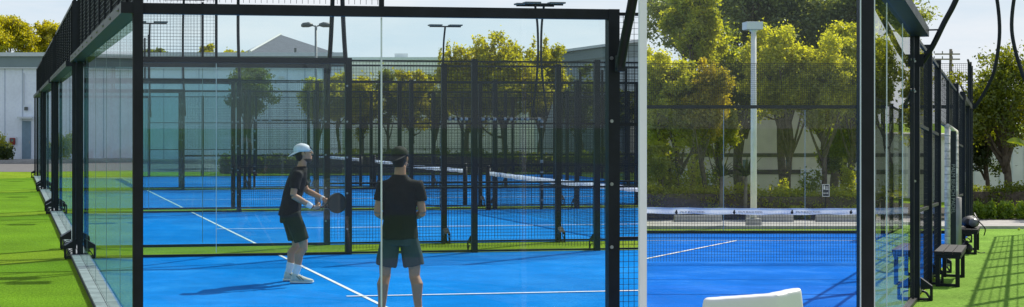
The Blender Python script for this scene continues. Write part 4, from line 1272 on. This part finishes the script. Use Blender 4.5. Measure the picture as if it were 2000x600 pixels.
rtree('large open crowned tree right of the fence, its sparse top against the sky', 1962, 62, 320, 66, 46.5, 'leaf_m', 3200, .15, 24, trunk=.15, limbs=14, hollow=.35)
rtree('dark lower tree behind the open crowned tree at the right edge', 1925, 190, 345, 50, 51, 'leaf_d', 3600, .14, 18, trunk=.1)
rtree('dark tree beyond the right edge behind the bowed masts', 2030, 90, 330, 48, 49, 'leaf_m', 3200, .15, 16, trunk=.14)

rtree('dark tree beyond the right edge, mirrored in the angled side glass', 2150, 20, 330, 70, 46, 'leaf_m', 6000, .16, 16, trunk=.14)
rtree('yellow green tree beyond the right edge, mirrored in the angled side glass', 2290, -20, 330, 80, 48, 'leaf_m', 6000, .16, 16, trunk=.14)
GH = 'clipped hedges behind the right court'
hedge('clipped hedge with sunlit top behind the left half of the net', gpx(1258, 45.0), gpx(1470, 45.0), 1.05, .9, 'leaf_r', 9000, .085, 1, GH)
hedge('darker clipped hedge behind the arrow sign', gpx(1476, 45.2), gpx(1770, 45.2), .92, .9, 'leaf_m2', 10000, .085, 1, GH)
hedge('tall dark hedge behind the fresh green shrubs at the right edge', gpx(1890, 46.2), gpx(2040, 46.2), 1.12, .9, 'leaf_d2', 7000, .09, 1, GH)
for k, px in enumerate((1915, 1945, 1975, 2003)):
    shrub(['fresh green shrub by the far bench, first of the bright row', 'fresh green shrub in the bright row, second from the fence', 'fresh green shrub in the bright row, third from the fence', 'fresh green shrub in the bright row, cut by the right edge'][k],
          gpx(px, 44.3), .32, .62, 'leaf_b', 1100, .10, 'fresh green shrubs along the far path', 1)
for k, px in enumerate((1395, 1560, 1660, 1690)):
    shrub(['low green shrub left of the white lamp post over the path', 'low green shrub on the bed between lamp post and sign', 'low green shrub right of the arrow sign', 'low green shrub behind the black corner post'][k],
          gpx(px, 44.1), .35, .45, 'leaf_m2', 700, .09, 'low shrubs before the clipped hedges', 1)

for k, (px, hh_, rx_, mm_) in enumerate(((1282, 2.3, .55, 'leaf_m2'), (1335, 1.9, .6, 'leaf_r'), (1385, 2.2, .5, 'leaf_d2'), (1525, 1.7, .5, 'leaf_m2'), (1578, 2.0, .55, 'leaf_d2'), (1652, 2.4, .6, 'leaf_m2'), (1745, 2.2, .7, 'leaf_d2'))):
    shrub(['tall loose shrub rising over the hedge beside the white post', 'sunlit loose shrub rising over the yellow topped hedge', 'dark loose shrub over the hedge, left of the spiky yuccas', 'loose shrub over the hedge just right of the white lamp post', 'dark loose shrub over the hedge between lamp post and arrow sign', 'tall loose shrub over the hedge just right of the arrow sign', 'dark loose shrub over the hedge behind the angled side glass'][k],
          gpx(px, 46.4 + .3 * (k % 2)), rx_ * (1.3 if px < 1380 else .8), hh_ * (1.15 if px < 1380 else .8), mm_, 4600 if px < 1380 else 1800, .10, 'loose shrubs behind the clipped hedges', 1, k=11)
def yucca(px, Y, h, n, label, droop=.25):
    P = gpx(px, Y); r = thing('yucca', label, 'yucca', P, 'spiky yuccas behind the right court')
    MB().tube([P, P + V(.03, 0, h)], [.07, .05], 8).build('trunk', M['barkpale'], r, True)
    m = MB(); c = P + V(.03, 0, h)
    for i in range(n):
        a = random.uniform(0, 2 * math.pi); e = random.uniform(.1, 1.35); l = random.uniform(.6, 1.0)
        d = V(math.cos(a) * math.cos(e), math.sin(a) * math.cos(e), math.sin(e)); s = d.cross(V(0, 0, 1)).normalized()
        p1 = c + d * l * .5; p2 = c + d * l - V(0, 0, droop * l * random.uniform(.2, 1.2))
        wd = .045
        m.add([c - s * wd * .6, c + s * wd * .6, p1 + s * wd, p1 - s * wd, p2], [(0, 1, 2, 3), (3, 2, 4)])
    m.build('leaf_rosette', M['yucca'], r)
yucca(1455, 44.5, 1.35, 34, 'spiky yucca in front of the white lamp post')
yucca(1408, 44.4, 1.35, 30, 'spiky yucca left of the white lamp post, beside the hedge top')
yucca(1305, 46.3, 1.6, 34, 'drooping yucca near the white post', .7)
# broad-leaved plant reaching in from the right edge
P = G(xat(2085, 5.2), 5.2)
r = thing('broadleaf_plant', 'single broad green leaf reaching in at the right edge close to the camera', 'plant', P)
st = [P, P + V(0, 0, .9), at(2040, 300, 5.2), at(2012, 288, 5.2)]
MB().tube(spline(st, 5), .006, 6).build('stem', M['bark'], r)
lm = MB(); a = at(2010, 288, 5.2); b = at(1966, 277, 5.25); sd_ = V(0, .012, .022)
rw = []
for q in range(11):
    t = q / 10; c = a * (1 - t) + b * t + V(0, 0, .012 * math.sin(t * 3.1)); wq = math.sin(math.pi * min(1, t * .97 + .02)) ** .75
    rw.append([c + sd_ * .62 * wq, c + V(0, -.010 * wq, -.004 * wq), c - sd_ * .55 * wq])
for q in range(10):
    for j in range(2): lm.quad(rw[q][j], rw[q + 1][j], rw[q + 1][j + 1], rw[q][j + 1])
lm.build('leaf', M['leaf_m'], r, True)

# ------------------------------------------------------------------ PEOPLE
def hand(mb, wrist, d, palm, thumb_side, curl=.8, scale=1.0):
    """palm, four unequal bent fingers and a thumb leaving the side of the palm"""
    d = Vector(d).normalized(); palm = Vector(palm); palm = (palm - d * palm.dot(d)).normalized()
    s = Vector(thumb_side); s = (s - d * s.dot(d) - palm * s.dot(palm)).normalized()
    w_ = Vector(wrist)
    mb.loft([(w_, s * .027, palm * .02), (w_ + d * .03 * scale, s * .034, palm * .017), (w_ + d * .07 * scale, s * .042, palm * .015), (w_ + d * .095 * scale, s * .038, palm * .012)], 12)
    for k, (off, ln) in enumerate(((.030, .073), (.010, .080), (-.010, .075), (-.029, .058))):
        p = w_ + d * .075 * scale + s * off; pts = [p]; ang = 0
        for q, f in enumerate((.45, .32, .23)):
            ang += curl * (.75 if q == 0 else .95)
            p = p + (d * math.cos(ang) + palm * math.sin(ang)) * ln * f * scale * 1.15
            pts.append(p)
        mb.tube(pts, [.0098, .0092, .0085, .0072], 8)
    p = w_ + d * .03 * scale + s * .026
    t1 = p + (d * .6 + s * .6 + palm * .35).normalized() * .04
    t2 = t1 + (d * .6 + palm * .85 + s * .05).normalized() * .035
    mb.tube([p - s * .012, t1, t2], [.014, .011, .009], 8)

def head_parts(hc, fwd, upv):
    """matrix mapping head space (x forward, y left, z up) to the world"""
    f = Vector(fwd).normalized(); u = Vector(upv); u = (u - f * u.dot(f)).normalized(); l = u.cross(f)
    m = Matrix((f, l, u)).transposed().to_4x4(); m.translation = Vector(hc); return m

def head(mb, H):
    def P(x, y, z): return H @ V(x, y, z)
    X = H.to_3x3() @ V(1, 0, 0); Y = H.to_3x3() @ V(0, 1, 0)
    secs = []
    for z, cx_, dp, wd in ((-.120, .050, .025, .022), (-.108, .042, .048, .042), (-.085, .026, .068, .055), (-.05, .008, .088, .066), (-.01, .000, .097, .073), (.03, -.004, .101, .077), (.07, -.007, .094, .073), (.10, -.010, .070, .055), (.12, -.012, .03, .025)):
        secs.append((P(cx_, 0, z), X * dp, Y * wd))
    mb.loft(secs, 20)
    mb.tube([P(.092, 0, .022), P(.108, 0, -.004), P(.116, 0, -.022)], [.008, .011, .014], 8)     # nose
    mb.tube([P(.088, .03, .03), P(.096, 0, .03), P(.088, -.03, .03)], .009, 6)                    # brow
    mb.tube([P(.078, 0, -.10), P(.082, 0, -.108)], [.018, .012], 8)                               # chin
    for s in (-1, 1):
        mb.ell(P(-.006, s * .080, .0), (.020, .009, .032), 10, 8, H.to_3x3())

def face(H, parent, beard=None):
    def P(x, y, z): return H @ V(x, y, z)
    for s in (-1, 1):
        MB().ell(P(.089, s * .031, .008), (.010, .013, .009), 10, 8, H.to_3x3()).build('eye', M['eyew'], parent, True)
        MB().tube([P(.088, s * .048, .027), P(.097, s * .018, .031)], .005, 6).build('eyebrow', M['hair'], parent, True)
    MB().tube([P(.083, .022, -.060), P(.095, 0, -.058), P(.083, -.022, -.060)], [.004, .007, .004], 8).build('mouth', M['lip'], parent, True)
    if beard:
        X = H.to_3x3() @ V(1, 0, 0); Y = H.to_3x3() @ V(0, 1, 0); b = MB()
        b.loft([(P(.049, 0, -.121), X * .026, Y * .024), (P(.042, 0, -.108), X * .049, Y * .043), (P(.026, 0, -.085), X * .069, Y * .057), (P(.010, 0, -.066), X * .080, Y * .062)], 18)
        b.build('beard', M['stubble'], parent, True)

def cap(H, parent, m, brim_dir=-1, tilt=0.0):
    def P(x, y, z): return H @ V(x, y, z)
    b = MB(); rr = []
    for z, dp, wd in ((.028, .112, .088), (.050, .113, .089), (.08, .106, .084), (.105, .085, .068), (.125, .052, .042), (.133, .014, .012)):
        c = P(-.010, 0, z + 0)
        X = H.to_3x3() @ V(1, 0, -.12 * (1 if brim_dir < 0 else -1)); Y = H.to_3x3() @ V(0, 1, 0)
        rr.append((c, X * dp, Y * wd))
    b.loft(rr, 24)
    c = b.build('cap', m, parent, True)
    br = MB(); n = 13; top = []; bot = []
    inner = []; outer = []
    for k in range(n):
        a = math.pi * (k / (n - 1) - .5) * .92
        ix = -.010 + brim_dir * .108 * math.cos(a); iy = .086 * math.sin(a)
        ox = ix + brim_dir * .082 * math.cos(a) ** .6; oy = iy * .98
        inner.append((ix, iy, .040 + tilt * .0)); outer.append((ox, oy, .040 - .050 * math.cos(a) + .006))
    for k in range(n - 1):
        for dz in (0, -.006):
            br.quad(P(inner[k][0], inner[k][1], inner[k][2] + dz), P(inner[k + 1][0], inner[k + 1][1], inner[k + 1][2] + dz), P(outer[k + 1][0], outer[k + 1][1], outer[k + 1][2] + dz), P(outer[k][0], outer[k][1], outer[k][2] + dz))
        br.quad(P(*outer[k]), P(*outer[k + 1]), P(outer[k + 1][0], outer[k + 1][1], outer[k + 1][2] - .006), P(outer[k][0], outer[k][1], outer[k][2] - .006))
    br.build('brim', m, c, True)
    MB().ell(P(-.012, 0, .135), (.008, .008, .005), 8, 6, H.to_3x3()).build('button', m, c, True)
    return c

def hairback(H, parent, low=-.075):
    X = H.to_3x3() @ V(1, 0, 0); Y = H.to_3x3() @ V(0, 1, 0)
    def P(x, y, z): return H @ V(x, y, z)
    b = MB()
    b.loft([(P(-.062, 0, low), X * .035, Y * .050), (P(-.050, 0, low + .035), X * .058, Y * .068), (P(-.034, 0, -.005), X * .078, Y * .079), (P(-.026, 0, .04), X * .085, Y * .083)], 18)
    for s in (-1, 1): b.tube([P(.012, s * .074, .04), P(.016, s * .072, -.015)], [.012, .007], 6)
    remeshed(b, 'hair', M['hair'], parent, .006, 2)

def shoe(parent, heel, fwd, m, ln=.285):
    f = Vector(fwd).normalized(); s = V(-f.y, f.x, 0); h = Vector(heel)
    Z = V(0, 0, 1)
    b = MB()
    b.loft([(h + f * .0 + Z * .055, s * .028, Z * .03), (h + f * .03 + Z * .062, s * .038, Z * .045), (h + f * .10 + Z * .065, s * .042, Z * .05), (h + f * .16 + Z * .05, s * .046, Z * .038), (h + f * .22 + Z * .042, s * .048, Z * .026), (h + f * .265 + Z * .038, s * .036, Z * .018), (h + f * ln + Z * .036, s * .014, Z * .010)], 16)
    b.tube([h + f * .055 + Z * .06, h + f * .05 + Z * .125], [.046, .043], 14)
    o = remeshed(b, 'shoe', m, parent, .006, 3)
    so_ = MB()
    so_.loft([(h + f * (-.012) + Z * .018, s * .026, Z * .018), (h + f * .03 + Z * .018, s * .040, Z * .018), (h + f * .12 + Z * .016, s * .041, Z * .016), (h + f * .20 + Z * .016, s * .051, Z * .016), (h + f * .262 + Z * .018, s * .040, Z * .015), (h + f * (ln + .006) + Z * .022, s * .014, Z * .011)], 16)
    so_.build('sole', M['sole'], o, True)
    ac = MB()
    for sg in (-1, 1):
        ac.tube([h + f * .07 + s * sg * .0435 + Z * .10, h + f * .12 + s * sg * .0465 + Z * .05], .006, 6)
        ac.tube([h + f * .11 + s * sg * .042 + Z * .095, h + f * .16 + s * sg * .0475 + Z * .045], .006, 6)
    ac.build_each('side_stripe', M['shoeaccent'], o)
    lc = MB()
    for q in range(4): lc.tube([h + f * (.12 + .022 * q) + s * .022 + Z * (.112 - .014 * q), h + f * (.12 + .022 * q) - s * .022 + Z * (.112 - .014 * q)], .004, 6)
    lc.build_each('lace', M['sock'], o)
    return o

# ---- left player, side on, both hands on the racket
P0 = V(xat(576, 17.8), 17.8, .006)
rot = R(8)
fx = V(math.cos(rot), math.sin(rot), 0); ly = V(-math.sin(rot), math.cos(rot), 0)
def A1(x, y, z): return P0 + fx * x + ly * y + V(0, 0, z)
r = thing('person', 'player in white backward cap, black tee and dark shorts holding a racket, side on', 'person', P0)
b = MB()
Zv = V(0, 0, 1)
# torso
def tsec(x, z, wd, dp, lean=0.0): return (A1(x, 0, z), ly * wd, (fx + Zv * lean) * dp)
b.loft([tsec(-.06, .80, .15, .105), tsec(-.06, .92, .165, .115), tsec(-.035, 1.05, .150, .105), tsec(.0, 1.2, .165, .115), tsec(.035, 1.33, .155, .10), tsec(.06, 1.40, .11, .075), tsec(.075, 1.46, .06, .055)], 24)
b.tube([A1(.07, 0, 1.42), A1(.095, 0, 1.50), A1(.105, 0, 1.57)], [.065, .056, .055], 14)
H1 = head_parts(A1(.112, 0, 1.636), fx * 1 - ly * .12 + Zv * .16, Zv - fx * .12)
head(b, H1)
# legs: near (right, y<0) and far
legs = {-1: dict(hip=(-.05, -.095, .88), knee=(.095, -.12, .49), ank=(-.01, -.12, .10)), 1: dict(hip=(-.06, .095, .88), knee=(.03, .13, .49), ank=(-.07, .14, .10))}
for s, q in legs.items():
    h_, k_, a_ = [Vector(q[x]) for x in ('hip', 'knee', 'ank')]
    calf = k_ * .68 + a_ * .32 + V(-.025, 0, 0)
    b.tube([A1(*h_), A1(*(h_ * .5 + k_ * .5)), A1(*(k_ + V(0, 0, .03))), A1(*(k_ - V(0, 0, .05))), A1(*calf), A1(*(k_ * .3 + a_ * .7)), A1(*a_), A1(a_.x, a_.y, .05)], [.092, .076, .060, .055, .060, .044, .037, .036], 14)
# arms
def arm(b, sh, el, wr):
    b.tube([sh, sh * .5 + el * .5, el], [.055, .047, .040], 12)
    b.tube([el, el * .7 + wr * .3, wr], [.041, .042, .027], 12)
shR, elR, wrR = A1(.0, -.205, 1.375), A1(-.055, -.275, 1.115), A1(.205, -.20, .965)
shL, elL, wrL = A1(.06, .19, 1.375), A1(.18, .24, 1.15), A1(.375, .02, 1.055)
b.tube([A1(.03, -.1, 1.35), shR], [.06, .052], 12); b.tube([A1(.05, .1, 1.35), shL], [.06, .052], 12)
arm(b, shR, elR, wrR); arm(b, shL, elL, wrL)
grip0 = A1(.262, -.155, .945); rc = A1(.535, -.04, 1.005)
gd = (rc - grip0).normalized()
hand(b, wrR, (A1(.30, -.155, .955) - wrR), V(0, .6, .6), V(.2, 0, 1), 1.0)
hand(b, wrL, (A1(.43, -.06, .985) - wrL), -ly * .6 + fx * -.2 + Zv * -.3, V(0, 0, 1) - fx, .65)
body = remeshed(b, 'body', M['skin'], r, .0065, 4)
face(H1, r, beard=True); hairback(H1, r, -.085)
c1 = cap(H1, r, M['capw'], -1)
mm = MB(); mm.loft([(H1 @ V(.094, 0, .062), H1.to_3x3() @ V(0, .034, 0), H1.to_3x3() @ V(-.01, 0, .022)), (H1 @ V(.104, 0, .066), H1.to_3x3() @ V(0, .030, 0), H1.to_3x3() @ V(-.01, 0, .018))], 12)
mm.build('strap_opening', M['hair'], c1, True)
# tee
t = MB()
t.loft([tsec(-.068, .855, .185, .142), tsec(-.066, .92, .180, .138), tsec(-.040, 1.05, .170, .128), tsec(-.003, 1.2, .182, .132), tsec(.03, 1.33, .190, .122), tsec(.05, 1.40, .165, .102), tsec(.07, 1.445, .115, .085), tsec(.080, 1.472, .072, .066)], 26)
t.tube([A1(.03, -.06, 1.37), shR + V(0, 0, -.012), shR * .42 + elR * .58, shR * .30 + elR * .70], [.090, .077, .072, .074], 14)
t.tube([A1(.05, .06, 1.37), shL + V(0, 0, -.015), shL * .42 + elL * .58, shL * .30 + elL * .70], [.090, .077, .072, .074], 14)
remeshed(t, 'tee_shirt', M['tee'], r, .008, 5, fold=(.016, 7))
# shorts
t = MB()
t.loft([tsec(-.062, .76, .165, .13), tsec(-.064, .86, .176, .132), tsec(-.06, .95, .165, .125)], 24)
for s, q in legs.items():
    h_, k_ = Vector(q['hip']), Vector(q['knee'])
    t.tube([A1(*(h_ + V(0, 0, .0))), A1(*(h_ * .6 + k_ * .4)), A1(*(h_ * .12 + k_ * .88 + V(0, 0, .0)))], [.108, .105, .098], 16)
remeshed(t, 'shorts', M['shorts'], r, .008, 4, fold=(.010, 8))
for s, q in legs.items():
    k_, a_ = Vector(q['knee']), Vector(q['ank'])
    MB().tube([A1(*(k_ * .36 + a_ * .64)), A1(*(k_ * .30 + a_ * .70)), A1(*(k_ * .12 + a_ * .88)), A1(*a_), A1(a_.x, a_.y, .06)], [.054, .052, .045, .043, .043], 14).build('sock', M['sock'], r, True)
    shoe(r, A1(a_.x - .055, a_.y, .0), fx * 1 - ly * (.12 if s < 0 else .02), M['shoe'])
ww = elR * .22 + wrR * .78
MB().tube([elR * .34 + wrR * .66, ww, elR * .08 + wrR * .92], [.041, .040, .035], 14).build('wristband', M['sock'], r, True)
MB().tube([elR * .05 + wrR * .95, elR * .015 + wrR * .985], [.031, .030], 12).build('bracelet', M['rubber'], r, True)
MB().tube([elL * .12 + wrL * .88, elL * .03 + wrL * .97], [.034, .032], 12).build('bracelet', M['sock'], r, True)

# racket
r = thing('padel_racket', 'round black padel racket held in front of the left player', 'racket', rc)
pn_ = (gd.cross(Zv)).normalized(); up_ = pn_.cross(gd).normalized() * -1
if up_.z < 0: up_ = -up_
def RP(a, u_, n_=0.0): return rc + gd * a + up_ * u_ + pn_ * n_
ring = []
for k in range(40):
    a = 2 * math.pi * k / 40
    rad = .128 * (1 + .05 * math.cos(a + math.pi) ** 3)
    ring.append((math.cos(a) * rad, math.sin(a) * rad * .96))
# face with drilled holes: flat bmesh boolean-free grid
bmf = bmesh.new(); n = 30; grid = {}
holes = [(x * .03 + (.015 if y % 2 else 0), y * .027) for y in range(-3, 4) for x in range(-3, 4)]
fm = MB()
for side_ in (-1, 1):
    fm.poly([RP(x * .95, y * .95, side_ * .016) for x, y in (ring if side_ > 0 else ring[::-1])])
fo = fm.build('hitting_face', M['racket'], r)
hm = MB()
for hx, hy in holes:
    if hx * hx + hy * hy < .0075:
        for side_ in (-1, 1):
            hm.poly([RP(hx + .0055 * math.cos(q * math.pi / 4), hy + .0055 * math.sin(q * math.pi / 4), side_ * .0168) for q in range(8)])
hm.build('drilled_hole', M['rubber'], fo)
fr = MB(); rr = []
pts = [RP(x, y, 0) for x, y in ring]
for k in range(40):
    c = pts[k]; o_ = (c - rc).normalized()
    rr.append([c + o_ * .006 + pn_ * .019, c - o_ * .012 + pn_ * .019, c - o_ * .012 - pn_ * .019, c + o_ * .006 - pn_ * .019])
rr.append(rr[0])
fr.rings(rr, False).build('rim', M['frame'], r)
for s in (-1, 1):
    MB().bar(RP(-.115, s * .05), RP(-.19, s * .012), .03, .016, up=up_).build('throat', M['frame'], r)
MB().tube([RP(-.165, 0), RP(-.30, 0)], [.016, .0165], 12).build('grip', M['rubber'], r, True)
MB().tube([RP(-.30, 0), RP(-.315, 0)], [.019, .019], 12).build('butt_cap', M['frame'], r, True)

# ---- right player, seen from behind
Y2 = 14.45
P0 = V(xat(781, Y2), Y2, .006)
def A2(x, y, z): return P0 + V(x, y, z)      # x to the right of the picture, y away from the camera
r = thing('person', 'player seen from behind in charcoal cap, black tee and slate shorts', 'person', P0)
b = MB()
def s2(x, y, z, wd, dp): return (A2(x, y, z), V(wd, 0, 0), V(0, dp, 0))
b.loft([s2(0, 0, .82, .15, .11), s2(0, 0, .92, .155, .115), s2(0, 0, 1.05, .145, .105), s2(0, 0, 1.2, .16, .115), s2(-.01, .015, 1.32, .15, .085), s2(-.005, .03, 1.41, .10, .055), s2(0, .035, 1.47, .06, .05)], 24)
b.tube([A2(0, .03, 1.44), A2(.005, .04, 1.52), A2(.008, .05, 1.58)], [.068, .060, .058], 14)
H2 = head_parts(A2(.008, .065, 1.655), V(.42, .9, .05), V(0, 0, 1))
head(b, H2)
L2 = {-1: dict(hip=(-.085, 0, .88), knee=(-.152, .02, .49), ank=(-.192, -.03, .10)), 1: dict(hip=(.085, 0, .88), knee=(.152, .02, .49), ank=(.192, -.03, .10))}
for s, q in L2.items():
    h_, k_, a_ = [Vector(q[x]) for x in ('hip', 'knee', 'ank')]
    calf = k_ * .68 + a_ * .32 + V(s * .012, -.025, 0)
    b.tube([A2(*h_), A2(*(h_ * .5 + k_ * .5)), A2(*(k_ + V(0, 0, .04))), A2(*(k_ - V(0, 0, .05))), A2(*calf), A2(*(k_ * .3 + a_ * .7)), A2(*a_), A2(a_.x, a_.y, .05)], [.097, .082, .064, .057, .063, .046, .038, .036], 14)
arms2 = {}
for s in (-1, 1):
    sh = A2(s * .180, .01, 1.385); el = A2(s * .232, -.02, 1.10); wr = A2(s * .12, .20, 1.02) 
    arms2[s] = (sh, el, wr)
    b.tube([A2(s * .08, .01, 1.35), sh + V(0, 0, -.015)], [.055, .052], 12)
    arm(b, sh, el, wr)
    hand(b, wr, V(-s * .75, .6, .1), V(0, .1, -1), V(0, 1, .3), .8)
remeshed(b, 'body', M['skin2'], r, .0065, 4)
face(H2, r, beard=True); hairback(H2, r, -.08)
cap(H2, r, M['capd'], -1)
t = MB()
t.loft([s2(0, 0, .835, .192, .148), s2(0, 0, .92, .182, .142), s2(0, 0, 1.05, .170, .132), s2(0, 0, 1.2, .178, .135), s2(-.003, .01, 1.32, .188, .125), s2(0, .02, 1.40, .165, .105), s2(0, .03, 1.452, .118, .088), s2(0, .035, 1.492, .076, .072)], 26)
for s in (-1, 1):
    sh, el, wr = arms2[s]
    t.tube([A2(s * .08, .01, 1.37), sh + V(0, 0, -.012), sh * .5 + el * .5, sh * .42 + el * .58], [.088, .074, .070, .071], 14)
remeshed(t, 'tee_shirt', M['tee2'], r, .008, 5, fold=(.017, 6.5))
t = MB()
t.loft([s2(0, 0, .77, .172, .130), s2(0, 0, .84, .176, .132), s2(0, 0, .95, .165, .125)], 24)
for s, q in L2.items():
    h_, k_ = Vector(q['hip']), Vector(q['knee'])
    t.tube([A2(*h_), A2(*(h_ * .6 + k_ * .4)), A2(*(h_ * .16 + k_ * .84))], [.098, .104, .110], 16)
remeshed(t, 'shorts', M['shorts2'], r, .008, 4, fold=(.011, 8))
for s, q in L2.items():
    a_ = Vector(q['ank'])
    MB().tube([A2(a_.x, a_.y, .13), A2(a_.x, a_.y, .06)], [.045, .043], 14).build('sock', M['sock'], r, True)
    shoe(r, A2(a_.x, a_.y - .055, .0), V(s * .25, 1, 0), M['shoe'])
